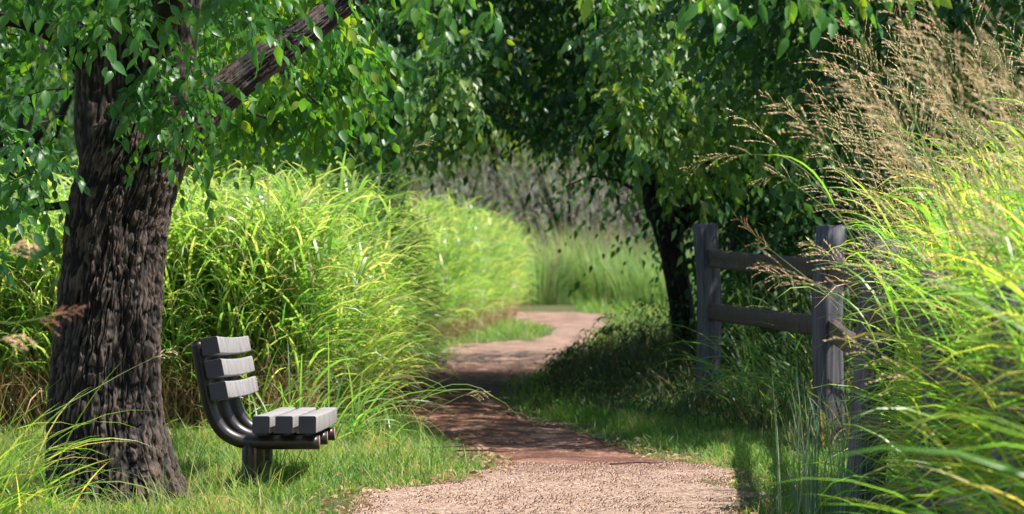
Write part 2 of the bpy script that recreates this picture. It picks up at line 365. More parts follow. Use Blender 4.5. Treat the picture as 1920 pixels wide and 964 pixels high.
def gd(py): return CAM_H * F / (py - 482)
PATH = [(1250, 560, 1500), (1080, 610, 1440), (964, 655, 1385), (930, 668, 1375), (905, 860, 1372), (880, 935, 1350), (868, 935, 1265), (850, 905, 1218), (830, 870, 1175), (800, 800, 1090), (780, 765, 1000),
        (755, 735, 950), (735, 735, 935), (720, 765, 945), (700, 800, 1015), (680, 845, 1045), (660, 850, 1080), (648, 868, 1095), (641, 1000, 1105), (631, 1042, 1110), (618, 1045, 1118), (605, 985, 1135), (596, 935, 1135), (590, 930, 1125), (587, 960, 1080)]
pd = np.array([gd(p[0]) for p in PATH]); pl = np.array([(p[1] - 960) / F for p in PATH]) * pd; pr = np.array([(p[2] - 960) / F for p in PATH]) * pd
def path_edges(d): return np.interp(d, pd, pl), np.interp(d, pd, pr)
dd = np.geomspace(pd[0], pd[-1], 420); L_, R_ = path_edges(dd)
cu = np.linspace(-.12, 1.12, 90)[None]
Xp = L_[:, None] + (R_ - L_)[:, None] * cu; Yp = dd[:, None] + 0 * cu
edge = np.minimum(cu, 1 - cu) * (R_ - L_)[:, None]
nz = fbm(Xp * 3.3, Yp * 2.2, 0 * Xp, 20, 4) - .5
nz2 = fbm(Xp * 14, Yp * 7, 0 * Xp, 30, 3) - .5
hgt = np.clip((edge + nz * .8 + nz2 * .2 - .04) * .16, -.04, .010) + np.maximum(0, nz) * .02 * (edge > 0) + nz2 * .012
rut = -.012 * np.clip(np.abs(np.sin(Yp * 1.7 + 5 * nz)) - .85, 0, 1) * 6 * (Yp > 16.5)
Zp = gz(Xp, Yp) + .006 + hgt + np.where(hgt > 0, rut * .3, 0)
gravel = np.clip((17.2 + 1.0 * nz - Yp) / .8, 0, 1) * .9 + .75 * np.clip((Yp - 31) / 3, 0, 1) * np.clip(.7 + 1.6 * nz, .1, 1)  # some real gravel near; sunlit ends and shaded middle painted in
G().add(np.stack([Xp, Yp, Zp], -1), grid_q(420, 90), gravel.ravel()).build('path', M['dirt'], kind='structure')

# added slope behind the trees, closes bright sky gaps
ya = np.linspace(125, 300, 14); xa = np.linspace(-160, 160, 60); Y, X = np.meshgrid(ya, xa, indexing='ij')
Zh = (Y - 128) * .32 + 4 * fbm(X * .05, Y * .05, 0 * X, 3) - 2
G().add(np.stack([X, Y, Zh], -1), grid_q(14, 60)).build('backdrop_slope', M['backdrop'], kind='structure')

# pebbles, litter
def scatter_stones(n, f, smin, smax, name, mat, label):
    pts = f(n); s = R.uniform(smin, smax, len(pts)) * R.uniform(.5, 1, len(pts))
    u = np.array([[1, 0, 0], [0, 1, 0], [-1, 0, 0], [0, -1, 0], [0, 0, .7], [0, 0, -.5]], float)
    V = u[None] * s[:, None, None] * R.uniform(.6, 1.3, (len(pts), 6, 1))
    a = R.uniform(0, 6.28, len(pts)); c, q = np.cos(a)[:, None], np.sin(a)[:, None]
    V = np.stack([V[..., 0] * c - V[..., 1] * q, V[..., 0] * q + V[..., 1] * c, V[..., 2]], -1) + pts[:, None]
    qd = np.array([[0, 1, 4, 4], [1, 2, 4, 4]])
    qd = np.array([[4, 0, 1, 5], [4, 2, 3, 5], [4, 1, 2, 5], [4, 3, 0, 5]])
    Q = (qd[None] + (np.arange(len(pts)) * 6)[:, None, None]).reshape(-1, 4)
    G().add(V, Q).build(name, mat, smooth=False, label=label, kind='stuff')
def on_path(n, d0=13.2, d1=17.4):
    d = R.uniform(d0, d1, n); l, r = path_edges(d); x = R.uniform(0, 1, n) * (r - l) + l
    return np.stack([x, d, gz(x, d) + .018], -1)
scatter_stones(11000, on_path, .003, .012, 'gravel', M['stone'], 'loose pinkish gravel scattered over the near end of the dirt path')
def litter_pts(n):
    a = on_path(n // 2, 13.5, 34); d = R.uniform(13.6, 20, n - n // 2); l, r = path_edges(d)
    x = np.where(R.random(len(d)) < .6, l - R.exponential(.4, len(d)) + .1, r + R.exponential(.3, len(d)))
    b = np.stack([x, d, gz(x, d) + .03], -1); return np.vstack([a, b])
lp = litter_pts(2200)
Vl, Ql, Tl = leaves(lp, unit(R.normal(0, 1, (len(lp), 3)) * [1, 1, .1]), unit(np.array([0, 0, 1]) + R.normal(0, .35, (len(lp), 3))), R.uniform(.03, .07, len(lp)), R.uniform(.012, .03, len(lp)), 'far', R.random(len(lp)))
G().add(Vl, Ql, Tl).build('leaf_litter', M['straw'], label='small dry fallen leaves scattered on the dirt path and its grassy edges', kind='stuff')

# ------------------------------------------------------------ turf
def on_verge(x, y, m=0.):
    l, r = path_edges(y); wv = .26 * (fbm(x * 4, y * 2.2, 0 * x, 77, 3) - .5) * 2
    return (x < l - m + wv) | (x > r + m + wv)
def turf(name, n, d0, d1, x0, x1, h0, h1, wd, mat, label, S=2, cond=None, dens=None, m=-.2, tint=(.45, .2)):
    d = R.uniform(d0, d1, n) if dens is None else d0 * (d1 / d0) ** R.random(n)
    x = R.uniform(0, 1, n) * (np.interp(d, *x1) - np.interp(d, *x0)) + np.interp(d, *x0)
    k = on_verge(x, d, m) | (R.random(n) < np.where(fbm(x * 6, d * 3, 0 * x, 66, 2) > .6, .3, .02))
    cl = fbm(x * 3.5, d * 2.2, 0 * x, 88, 3)
    l, r = path_edges(d); ed = np.maximum(l - x, x - r)
    k &= R.random(n) < np.clip(.32 + ed * 2.2, .05, 1) * np.clip((cl - .3) * 5, .15, 1)
    if cond is not None: k &= cond(x, d)
    x, d, cl = x[k], d[k], cl[k]; n = len(x)
    hh = R.uniform(h0, h1, n) * (.5 + cl) * np.clip(.45 + ed[k] * 2.5, .3, 1)
    tn = np.clip(tint[0] + (cl - .5) * 1.2 + R.normal(0, tint[1], n), 0, 1)
    V, Q, T = blades(np.stack([x, d, gz(x, d) - .005], -1), R.uniform(0, 6.28, n), hh, R.uniform(.05, .7, n), R.uniform(.2, 1.5, n), R.uniform(.6, 1.2, n) * wd, S, fold=False, tint=tn)
    return G().add(V, Q, T).build(name, mat, label=label, kind='stuff')
turf('turf_near_bench', 105000, 13.2, 22.5, ([13, 17, 23], [-2.75, -3.3, -4.0]), ([13, 23], [0, -.2]), .045, .12, .0055, M['grass_turf'], 'short bright green grass around the bench and along the left of the path', 3, tint=(.55, .25))
turf('longer_grass_near_bench', 4500, 13.2, 21, ([13, 17, 23], [-2.75, -3.3, -4.0]), ([13, 23], [0, -.2]), .12, .28, .006, M['grass_turf'], 'longer loose grass blades sticking out of the short grass around the bench', 4, m=.12, tint=(.6, .25))
turf('verge_grass_right', 60000, 13.2, 23, ([13, 23], [.2, .2]), ([13, 18, 23], [2.6, 2.9, 3.4]), .05, .14, .0055, M['grass_turf'], 'short green grass between the dirt path and the wooden fence', 3)
turf('verge_grass_far', 60000, 22, 70, ([22, 50, 72], [-3.2, -2.5, -2.4]), ([22, 50, 72], [3.6, 4, 4]), .07, .2, .013, M['grass_turf'], 'short grass verges where the path bends away', 2, dens=1, m=-.22)
turf('meadow_grass_far', 26000, 60, 92, ([60, 92], [-8, -10]), ([60, 92], [9, 12]), .12, .35, .03, M['grass_turf'], 'far sunlit grass beyond the end of the path', 2, m=0)

# ------------------------------------------------------------ tall grass plants
def grass_plants(g, gs, pos, H, nl=8, LL=(.45, .8), wd=(.012, .02), azb=None, tint=(.45, .2), lean=.12, S=6, gdead=None):
    n = len(pos); H = np.broadcast_to(H, (n,)); laz = R.uniform(0, 6.28, n) if azb is None else azb + R.normal(0, .8, n)
    ln = np.abs(R.normal(0, lean, n))
    cl = np.clip(tint[0] + R.normal(0, tint[1], n), 0, 1)
    V, Q, T = blades(pos, laz, H, ln * .5, ln * 1.5, np.full(n, .006), 5, fold=False, tint=cl, tipw=8); gs.add(V, Q, T)
    C = V.reshape(n, 6, 2, 3).mean(2)
    for i in range(nl):
        f = (i + .5 + R.uniform(-.4, .4, n)) / nl * .92 + .04; t = np.clip(f * 5, 0, 4.999); a = t.astype(int)
        b = C[np.arange(n), a] * (1 - (t - a))[:, None] + C[np.arange(n), a + 1] * (t - a)[:, None]
        az = (R.uniform(0, 6.28, n) if azb is None else np.where(R.random(n) < .6, azb + R.normal(0, .9, n), R.uniform(0, 6.28, n)))
        l = R.uniform(*LL, n) * (1.05 - .35 * f)
        tn = np.clip(cl + R.normal(0, .12, n) + .1 * (f - .4), 0, 1)
        dead = (R.random(n) < .42 * np.clip(1 - f * 2.6, 0, 1) + .04)
        A = blades(b, az, l, R.uniform(.2, .65, n), R.uniform(.9, 2.3, n), R.uniform(*wd, n), S, fold=False, tint=tn)
        if gdead is not None and dead.any():
            k = dead; D = blades(b[k], az[k], l[k] * .9, R.uniform(.5, 1.2, k.sum()), R.uniform(1.0, 2.0, k.sum()), R.uniform(.006, .014, k.sum()), 4, fold=False, tint=R.random(k.sum()))
            gdead.add(*D)
            k = ~dead; A = blades(b[k], az[k], l[k], R.uniform(.2, .65, k.sum()), R.uniform(.9, 2.3, k.sum()), R.uniform(*wd, k.sum()), S, fold=False, tint=tn[k])
        g.add(*A)
EP = [(815, 330), (803, 600), (775, 670), (735, 690), (692, 690), (665, 735), (645, 835), (625, 895), (608, 935), (597, 958), (578, 985)]
ed = np.array([gd(a) for a, b in EP]); ex = np.array([(b - 960) / F for a, b in EP]) * ed
def tallpos(n, d0, d1, w0, w1, geo=True):
    d = d0 * (d1 / d0) ** R.random(n) if geo else R.uniform(d0, d1, n)
    x = np.interp(d, ed, ex) - w0 - np.abs(R.random(n)) ** 1.3 * (w1 - w0)
    return np.stack([x, d, gz(x, d) - .02], -1)
g, gs, gdd = G(), G(), G()
p1 = np.stack([R.uniform(-4.9, -1.42, 2200), 20.3 + np.abs(R.normal(0, .9, 2200)), np.zeros(2200)], -1)
cl = fbm(p1[:, 0] * 1.2, p1[:, 1] * 1.2, 0 * p1[:, 0], 5, 2)
grass_plants(g, gs, p1, R.uniform(1.15, 1.75, 2200) * (.8 + .35 * cl), 9, (.45, .9), (.014, .025), None, (.66, .2), gdead=gdd)
p2 = tallpos(3000, 20.6, 68, .0, 1.5); H2 = np.interp(p2[:, 1], [20.5, 24, 30, 45, 60, 68], [1.65, 1.85, 1.9, 1.95, 1.8, 1.2])
grass_plants(g, gs, p2, H2 * R.uniform(.75, 1.08, len(p2)), 8, (.5, .9), (.014, .026), -.3, (.6, .22), gdead=gdd, S=5)
p5 = tallpos(500, 20.4, 30, -.22, .25); grass_plants(g, gs, p5, R.uniform(.6, 1.4, 500), 8, (.5, .95), (.014, .024), -.3, (.6, .2), gdead=gdd)
p3 = tallpos(1300, 23, 60, 1.5, 6)
grass_plants(g, gs, p3, R.uniform(1.5, 2.0, len(p3)), 6, (.5, .9), (.014, .028), None, (.5, .2), S=4)
g.build('tall_grass', M['grass_tall'], label='tall bright green grass bank behind the tree and bench along the left of the path', kind='stuff')
gs.build('tall_grass_stalks', M['stem'], label='thin green stalks inside the tall grass bank on the left', kind='stuff')
# dry thatch at the foot of the bank
n = 9000; p4 = np.vstack([np.stack([R.uniform(-4.6, -1.38, n // 2), 20.1 + np.abs(R.normal(0, .5, n // 2)), np.zeros(n // 2)], -1), tallpos(n - n // 2, 21, 60, -.08, .7)])
V, Q, T = blades(p4, R.uniform(0, 6.28, n), R.uniform(.25, .8, n), R.uniform(0, .6, n), R.uniform(0, 1.6, n), R.uniform(.004, .01, n), 4, fold=False, tint=R.random(n)); gdd.add(V, Q, T)
gdd.build('dry_grass_thatch', M['straw'], label='dry brown thatch and dead leaves at the foot of the tall grass bank', kind='stuff')
# ------------------------------------------------------------ bench
bench = empty('park_bench', (-1.367, 15.25, 0), 'grey slatted park bench on curved dark tube supports beside the big tree', 'bench')
TILT = -.0262
def tilt(V):
    V = np.array(V, float); y = V[:, 1] - 15.0; V[:, 2] = V[:, 2] + TILT * y * np.clip((V[:, 2] + .02) / .25, 0, 1); return V
def slat(cx, cz, ang, sag, pitch_label=None):
    me = bpy.data.meshes.new('slat'); bm = bmesh.new(); s, r, K = .045, .008, 14
    sec = []
    for (sx, sz) in ((1, 1), (-1, 1), (-1, -1), (1, -1)):
        for q in range(4):
            base = {(1, 1): 0, (-1, 1): 90, (-1, -1): 180, (1, -1): 270}[(sx, sz)]
            a = rad(base + q * 30); sec.append(((s - r) * sx + r * math.cos(a), (s - r) * sz + r * math.sin(a)))
    ca, sa = math.cos(ang), math.sin(ang); rows = []
    ysl = [0, .004] + [1.8 * i / K for i in range(1, K)] + [1.796, 1.8]
    for y in ysl:
        k = .955 if y in (0, 1.8) else 1
        f = 4 * (y / 1.8) * (1 - y / 1.8)
        rows.append([bm.verts.new((cx + (x * ca - z * sa) * k, 15 + y, cz + (x * sa + z * ca) * k + TILT * y - sag * f)) for x, z in sec])
    for i in range(len(rows) - 1):
        for j in range(16):
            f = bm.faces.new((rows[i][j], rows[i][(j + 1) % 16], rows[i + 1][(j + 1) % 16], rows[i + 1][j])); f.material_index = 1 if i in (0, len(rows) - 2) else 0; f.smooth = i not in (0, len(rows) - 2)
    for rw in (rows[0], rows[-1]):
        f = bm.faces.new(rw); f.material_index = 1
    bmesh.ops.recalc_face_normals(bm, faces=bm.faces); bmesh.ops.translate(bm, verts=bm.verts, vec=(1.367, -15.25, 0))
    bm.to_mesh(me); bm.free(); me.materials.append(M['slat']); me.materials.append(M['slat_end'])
    o = bpy.data.objects.new('slat', me); COL.objects.link(o); o.parent = bench
    return o
for (cx, cz) in ((-1.545, .7646), (-1.5235, .6495), (-1.502, .5344)):
    o = slat(cx, cz, rad(11), .008)
    for dy in (.25, .9, 1.55):
        for dz in (-.024, .026):
            c = np.array([cx + .0452 * math.cos(rad(11)) - dz * math.sin(rad(11)), 15 + dy, cz + .0452 * math.sin(rad(11)) + dz * math.cos(rad(11)) + TILT * dy - .0078 * 4 * dy / 1.8 * (1 - dy / 1.8)])
            nrm = np.array([math.cos(rad(11)), 0, math.sin(rad(11))]); V, Q = tube([c - nrm * .004, c + nrm * .0008], [.0045, .0045], 8, 2); G().add(V, Q).build('screw', M['tube'], o)
for cx in (-1.284, -1.166, -1.047): slat(cx, .3615, 0, .004)
prof = [(370, 640), (377, 680), (385, 722), (392.5, 756), (403, 784), (419, 807), (441, 821), (466, 826.5), (520, 827.5), (598, 827.5)]
for i, dy in enumerate((.25, .9, 1.55)):
    pts = []
    for (px, py) in prof:
        p = P(px, py, 15.25); p[1] = 15 + dy; pts.append(p)
    V, Q = tube(pts, [.0365] * len(pts), 20, 60); a = G().add(tilt(V), Q); arm = a.build('support_arm', M['tube'], bench)
    e = np.array(pts[-1]); V, Q = tube([e + [.001, 0, 0], e + [.004, 0, 0]], [.0368, .0366], 20, 2); G().add(tilt(V), Q).build('end_cap', M['rust'], arm, smooth=False)
    V, Q = tube([(-1.367 - .01 * i, 15 + dy, -.06), (-1.367 - .01 * i, 15 + dy, .15), (-1.367 - .01 * i, 15 + dy, .262)], [.0375] * 3, 20, 6); post = G().add(tilt(V), Q).build('leg', M['tube'], bench)
    V, Q = tube([(-1.367 - .01 * i + .033, 15 + dy - .025, .20), (-1.367 - .01 * i + .033, 15 + dy - .025, .235)], [.008] * 2, 6, 2); G().add(tilt(V), Q).build('bolt', M['rust'], post)
    for bx in (-1.225, -1.107):
        V, Q = tube([(bx - .013, 15 + dy, .3135), (bx + .013, 15 + dy, .3135)], [.006, .006], 6, 2); G().add(tilt(V), Q).build('bracket', M['bolt'], bench)

# ------------------------------------------------------------ fence
def beam(a, b, w, h, name, mat, parent, seed, sides=6, rough=.006, taper=0):
    """weathered squared timber from a to b: uneven faces, split end"""
    a, b = np.array(a, float), np.array(b, float); ax = unit(b - a); ref = np.array([0, 0, 1.]) if abs(ax[2]) < .8 else np.array([0.5, -1, 0.])
    u = unit(np.cross(ax, ref)); v = np.cross(u, ax); K = 12
    sec = []; m = 5
    for (x0, y0, x1, y1) in ((-1, -1, 1, -1), (1, -1, 1, 1), (1, 1, -1, 1), (-1, 1, -1, -1)):
        for i in range(m): f = i / m; sec.append((x0 + (x1 - x0) * f, y0 + (y1 - y0) * f))
    sec = np.array(sec) * .5; sec *= 1 - .06 * (np.abs(sec).min(1, keepdims=True) > .42)
    t = np.linspace(0, 1, K)[:, None, None]
    off = (vn(sec[:, 0] * 9 + seed, sec[:, 1] * 9, 0 * sec[:, 0], seed) - .5) * 2
    offl = (vn(sec[None, :, 0] * 4 + seed, sec[None, :, 1] * 4, t[..., 0] * 5, seed + 3) - .5) * 2
    sw, sh = w * (1 - taper * t), h * (1 - taper * t)
    C = a + (b - a) * t + u * (vn(t[..., 0] * 3, seed + 0 * t[..., 0], 0 * t[..., 0], 5)[..., None] - .5) * .045
    V = C + (sec[None, :, 0:1] * sw) * u + (sec[None, :, 1:2] * sh) * v
    V = V + (unit(sec)[None, :, 0:1] * u + unit(sec)[None, :, 1:2] * v) * (off[None] + offl)[..., None] * rough
    V[-1] += ax * (vn(sec[:, 0] * 6, sec[:, 1] * 6, 0 * sec[:, 0], seed + 8)[:, None] - .5) * .03
    n = len(sec); V = np.vstack([V.reshape(-1, 3), C[0].reshape(1, 3), C[-1].reshape(1, 3)]); Q = grid_q(K, n, True); c = len(V) - 2; l = (K - 1) * n
    e = [[c, (j + 2) % n, j + 1, j] for j in range(0, n, 2)] + [[c + 1, l + j, l + j + 1, l + (j + 2) % n] for j in range(0, n, 2)]
    return G().add(V, np.vstack([Q, e])).build(name, mat, parent, smooth=False)
fence = empty('wooden_fence', (1.55, 22.5, 0), 'weathered grey post and rail fence running along the right of the path', 'fence')
posts = [((1.50, 22.5), 1.47, .145, 0), ((2.05, 18.8), 1.42, .15, .02), ((1.66, 13.9), 1.30, .145, -.09), ((1.70, 11.7), 1.16, .13, .0), ((1.66, 9.6), 1.12, .13, .02), ((1.72, 7.4), 1.15, .14, 0)]
for i, ((x, y), h, w_, ln) in enumerate(posts):
    beam((x, y, -.15), (x - ln, y, h), w_, w_, 'post', M['post'], fence, 10 + i, rough=.004)
V0 = [(p[0][0], p[0][1]) for p in posts]
def rail(i, z0, z1, h, mat, dx=-.0, seed=0, over=.15):
    (x0, y0), (x1, y1) = V0[i], V0[i + 1]; ln = posts[i][3]; ln1 = posts[i + 1][3]
    beam((x0 + dx - ln * z0, y0 + .0, z0), (x1 + dx - ln1 * z1, y1, z1), .05, h, 'rail', mat, fence, 40 + seed, rough=.008)
rail(0, 1.21, 1.14, .13, M['rail'], .0, 1); rail(0, .80, .77, .12, M['rail'], .0, 2)
rail(1, 1.13, 1.10, .13, M['rail'], .0, 3); rail(1, .76, .72, .12, M['rail'], .0, 4)
rail(2, .98, .95, .12, M['rail'], .0, 5); rail(2, .45, .42, .11, M['rail'], .0, 6)
rail(3, .74, .76, .12, M['rail'], .0, 7); rail(3, .28, .34, .09, M['rail_pale'], .0, 8)
rail(4, .8, .8, .12, M['rail'], .0, 9); rail(4, .34, .30, .09, M['rail_pale'], .0, 10)

for i, (fx, fy, lab) in enumerate([(1.42, 22.2, 'grass tuft at the foot of the first far fence post'), (1.98, 18.5, 'grass tuft at the foot of the second fence post from the tree'), (1.75, 20.6, 'dark grass tuft under the far rails between the first two posts')]):
    nb = 70; V, Q, T = blades(np.stack([fx + R.normal(0, .13, nb), fy + R.normal(0, .13, nb), np.full(nb, -.03)], -1), R.uniform(0, 6.28, nb), R.uniform(.25, .65, nb), R.uniform(0, .5, nb), R.uniform(.4, 1.8, nb), R.uniform(.008, .015, nb), 6, tint=R.random(nb))
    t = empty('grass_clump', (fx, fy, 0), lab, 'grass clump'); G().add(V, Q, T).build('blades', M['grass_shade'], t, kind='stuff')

# ------------------------------------------------------------ left tree
D0 = 14.3
def T0(*pts, d=D0): return [P(px, py, d + (e[0] if e else 0)) for px, py, *e in pts]
lt = empty('tree', P(214, 951, D0), 'big tree with a thick furrowed dark trunk beside the park bench', 'tree')
tp = [(216, 985), (214, 950), (206, 880), (200, 800), (201, 700), (205, 600), (210, 500), (219, 410), (242, 330), (262, 260), (275, 200)]
V, Q, T = bark_tube(T0(*tp), [.305, .295, .28, .265, .25, .237, .228, .232, .24, .25, .2], 560, 480, .034, 16., flare=.12,
                    groove=[(0, 1.9, 4.15, 4.35, .14, .09), (0, 1.9, 2.3, 2.0, .2, .03), (.6, 1.9, 5.2, 5.0, .12, .02)], seed=3, twist=-.28, slen=5.2)
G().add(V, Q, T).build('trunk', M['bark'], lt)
limbs = [([(215, 330), (200, 240), (196, 110), (182, -60), (160, -300), (90, -620)], [.15, .15, .135, .12, .10, .06], .02),
         ([(268, 300, 0), (300, 190, -.05), (318, 80, -.05), (335, -80, -.1), (330, -330, -.2), (370, -640, -.3)], [.17, .14, .125, .11, .09, .05], .022),
         ([(300, 300, .0), (345, 245, -.02), (400, 192, 0), (480, 125, .05), (560, 70, .1), (650, 0, .2), (760, -90, .2), (960, -250, 0), (1200, -330, -.4)], [.11, .105, .09, .078, .068, .060, .055, .045, .03], .018)]
for i, (pp, rr, am) in enumerate(limbs):
    V, Q, T = bark_tube(T0(*pp), rr, 110, 200, am, 9, seed=20 + i, twist=.3, slen=4); G().add(V, Q, T).build('limb', M['bark'], lt)
small = [([(210, 370), (130, 383), (60, 392), (-40, 402), (-160, 380)], [.03, .022, .018, .013, .01]),
         ([(300, 60, -.3), (380, -90, -1.2), (600, -220, -2.5), (850, -140, -3.4)], [.06, .05, .035, .015]),
         ([(335, -330, -.2), (700, -360, -2), (1100, -250, -3.2), (1330, -140, -3.6)], [.07, .055, .035, .012]),
         ([(1100, -250, -3.2), (1350, -210, -3.3), (1560, -120, -3.4)], [.035, .022, .01]),
         ([(196, 150), (90, 60, -.2), (-40, 30, -.4), (-200, 40, -.5)], [.06, .04, .03, .015]),
         ([(500, 110), (560, 160, 2), (600, 200, 3.4)], [.02, .012, .006]), ([(430, 165), (450, 200, 2), (520, 230, 3.5)], [.02, .012, .006])]
for i, (pp, rr) in enumerate(small):
    V, Q = tube(T0(*pp), rr, 10, 40); G().add(V + (vn(V[:, 0] * 40, V[:, 1] * 40, V[:, 2] * 20)[:, None] - .5) * .006, Q, .4).build('branch', M['bark'], lt)

def clump_roots(n, poly, d0, d1, thr=None, seed=0, dpow=1., f=1.6):
    """random points in a screen-shaped but truly deep region; poly gives (px, ymin, ymax) columns"""
    px = R.uniform(poly[0][0], poly[-1][0], n); a = np.interp(px, [p[0] for p in poly], [p[1] for p in poly]); b = np.interp(px, [p[0] for p in poly], [p[2] for p in poly])
    py = a + (b - a) * R.random(n); d = d0 + (d1 - d0) * R.random(n) ** dpow
    W = np.stack([(px - 960) / F * d, d, CAM_H - (py - 482) / F * d], -1)
    if thr is not None:
        k = fbm(W[:, 0] * f, W[:, 1] * f, W[:, 2] * f, seed, 2) > thr; W = W[k]
    return W
def spray_set(W, ctr, leaf, n=9, L=(.22, .42), tint=.5, tv=.15, out=.6, sag=(.3, .9), **kw):
    N = len(W); dr = unit(W - np.asarray(ctr)) * [1, 1, .3] * out + R.normal(0, .55, (N, 3)) * [1, 1, .6] + [0, 0, -.05]
    tn = np.clip(tint + (fbm(W[:, 0] * 2, W[:, 1] * 2, W[:, 2] * 2, 9, 2) - .5) * 1.0 + R.normal(0, tv, N), 0, 1)
    return sprays(W, dr, R.uniform(*L, N), n, leaf, sag=R.uniform(*sag, N).reshape(-1, 1, 1), tint=tn, **kw)
def cat(A): return [np.concatenate([a[i] for a in A]) for i in range(6)]
LS, TW = [], []
def addset(*a, **k):
    l, t = spray_set(*a, **k); LS.append(l); TW.append(t)
ctr = P(250, 60, 14.3)
LW = dict(wr=.56)
addset(clump_roots(680, [(-160, -220, 360), (60, -220, 385), (110, -220, 330), (140, -200, 220), (165, -200, 90)], 12.9, 15.6, .44, 1), ctr, .082, tint=.42, droop=.6, **LW)
addset(clump_roots(120, [(150, -220, 120), (210, -220, 90), (300, -220, 50), (400, -220, 60), (470, -200, 20)], 13.0, 14.0, .42, 2), ctr, .085, tint=.45, droop=.6, **LW)
addset(clump_roots(60, [(245, 150, 230), (300, 100, 290), (350, 90, 280), (385, 110, 200)], 13.5, 13.85, None, 2), ctr, .066, tint=.42, droop=.8, wr=.5, L=(.12, .25))
addset(clump_roots(420, [(370, 130, 215), (450, 120, 215), (540, 90, 205), (620, 50, 190), (690, 50, 110)], 17.3, 19.0, .38, 3), ctr, .094, tint=.72, droop=.7, **LW)  # higher tint puts the backlight into the leaf colour
addset(clump_roots(12, [(380, 20, 120), (470, -40, 90), (560, -60, 50), (650, -90, -10)], 13.6, 14.0, None, 4), ctr, .078, tint=.5, droop=.7, L=(.12, .28), **LW)
addset(clump_roots(190, [(330, -200, 60), (440, -200, 110), (560, -200, 40), (700, -220, -40)], 14.5, 15.8, .42, 4), ctr, .084, tint=.75, droop=.6, **LW)
for (pl_, n_, d_) in (([(740, -60, 0), (800, -60, 30), (900, -60, 35), (985, -50, 0)], 12, (10.6, 11.2)), ([(1290, -50, 0), (1340, -50, 30), (1385, -50, 10)], 5, (10.4, 10.8)), ([(1470, -60, -10), (1540, -50, 20), (1620, -50, 15)], 8, (10.6, 11.0)), ([(980, -80, -40), (1150, -80, -30)], 3, (10.6, 11.4)), ([(1630, -80, -40), (1720, -80, -35)], 4, (10.6, 11.4))):
    addset(clump_roots(n_, pl_, *d_), P(800, -300, 12), .075, n=7, wr=.56, tint=.72, L=(.10, .2), droop=.7)
al = cat(LS)
# the crown above the frame (coarser), keeps the sky off the trunk as in the place
N = 1900; q = R.normal(0, 1, (N, 3)); q = unit(q) * (R.random((N, 1)) ** .45); W = q * [2.3, 2.3, 1.9] + [-3.0, 13.6, 4.9]; W = W[(W[:, 2] > 2.75)]
cl_, ct_ = spray_set(W, (-2.2, 14, 3.5), .085, n=11, L=(.3, .6), tint=.45)
# pick the single leaves one can tell apart: nearest in view
proj = np.stack([al[0][:, 0] / al[0][:, 1] * F + 960, 482 - (al[0][:, 2] - CAM_H) / al[0][:, 1] * F], -1)
inv = (proj[:, 0] > 5) & (proj[:, 0] < 1900) & (proj[:, 1] > 5) & (proj[:, 1] < 420)
score = al[3] / al[0][:, 1] * F - 6 * np.maximum(0, al[0][:, 1] - 13.9) + np.where(al[0][:, 1] < 12, 8, 0) - np.where(inv, 0, 1e4)
sel = np.argsort(-score)[:298]; rest = np.setdiff1d(np.arange(len(al[3])), sel)
gg = G(); V, Q, T = leaves(al[0][rest], al[1][rest], al[2][rest], al[3][rest], al[4][rest], 'near', al[5][rest], curl=R.uniform(.05, .5, len(rest))); gg.add(V, Q, T)
V, Q, T = leaves(cl_[0], cl_[1], cl_[2], cl_[3], cl_[4], 'far', cl_[5]); gg.add(V, Q, T)
gg.build('foliage', M['leaf_left'], lt, kind='stuff')
gt = G()
for (tv, tq) in TW + [ct_]: gt.add(tv, tq, .5)
gt.build('twigs', M['bark'], lt, kind='stuff')
def single_leaves(al, sel, parent, mat, nvar=6):
    """one object per leaf; the blades share a few curved leaf meshes"""
    ms = []
    for k in range(nvar):
        V, Q, T = leaves(np.zeros((1, 3)), np.array([[0, 1., 0]]), np.array([[0, 0, 1.]]), 1., .44 + .1 * R.random(), 'near', .5, curl=.05 + .09 * k)
        Vs, Qs = tube([(0, -.28, .02), (0, -.1, .03), (0, .02, 0)], [.012, .012, .01], 4, 3, cap=False)
        ms.append(G().add(V, Q, .42 + .1 * (k % 4)).add(Vs, Qs, .5).mesh('leaf', mat))
    org = parent_world(parent)
    for i, s in enumerate(sel):
        ax = unit(al[1][s]); n = al[2][s] - ax * np.dot(al[2][s], ax); n = unit(n); sd = np.cross(ax, n); L = al[3][s]
        o = bpy.data.objects.new('leaf', ms[i % nvar]); COL.objects.link(o); o.parent = parent
        m = Matrix(((sd[0], ax[0], n[0], 0), (sd[1], ax[1], n[1], 0), (sd[2], ax[2], n[2], 0), (0, 0, 0, 1)))
        o.matrix_basis = Matrix.Translation(Vector(al[0][s]) - org) @ m @ Matrix.Scale(L, 4)
single_leaves(al, sel, lt, M['leaf_left'])

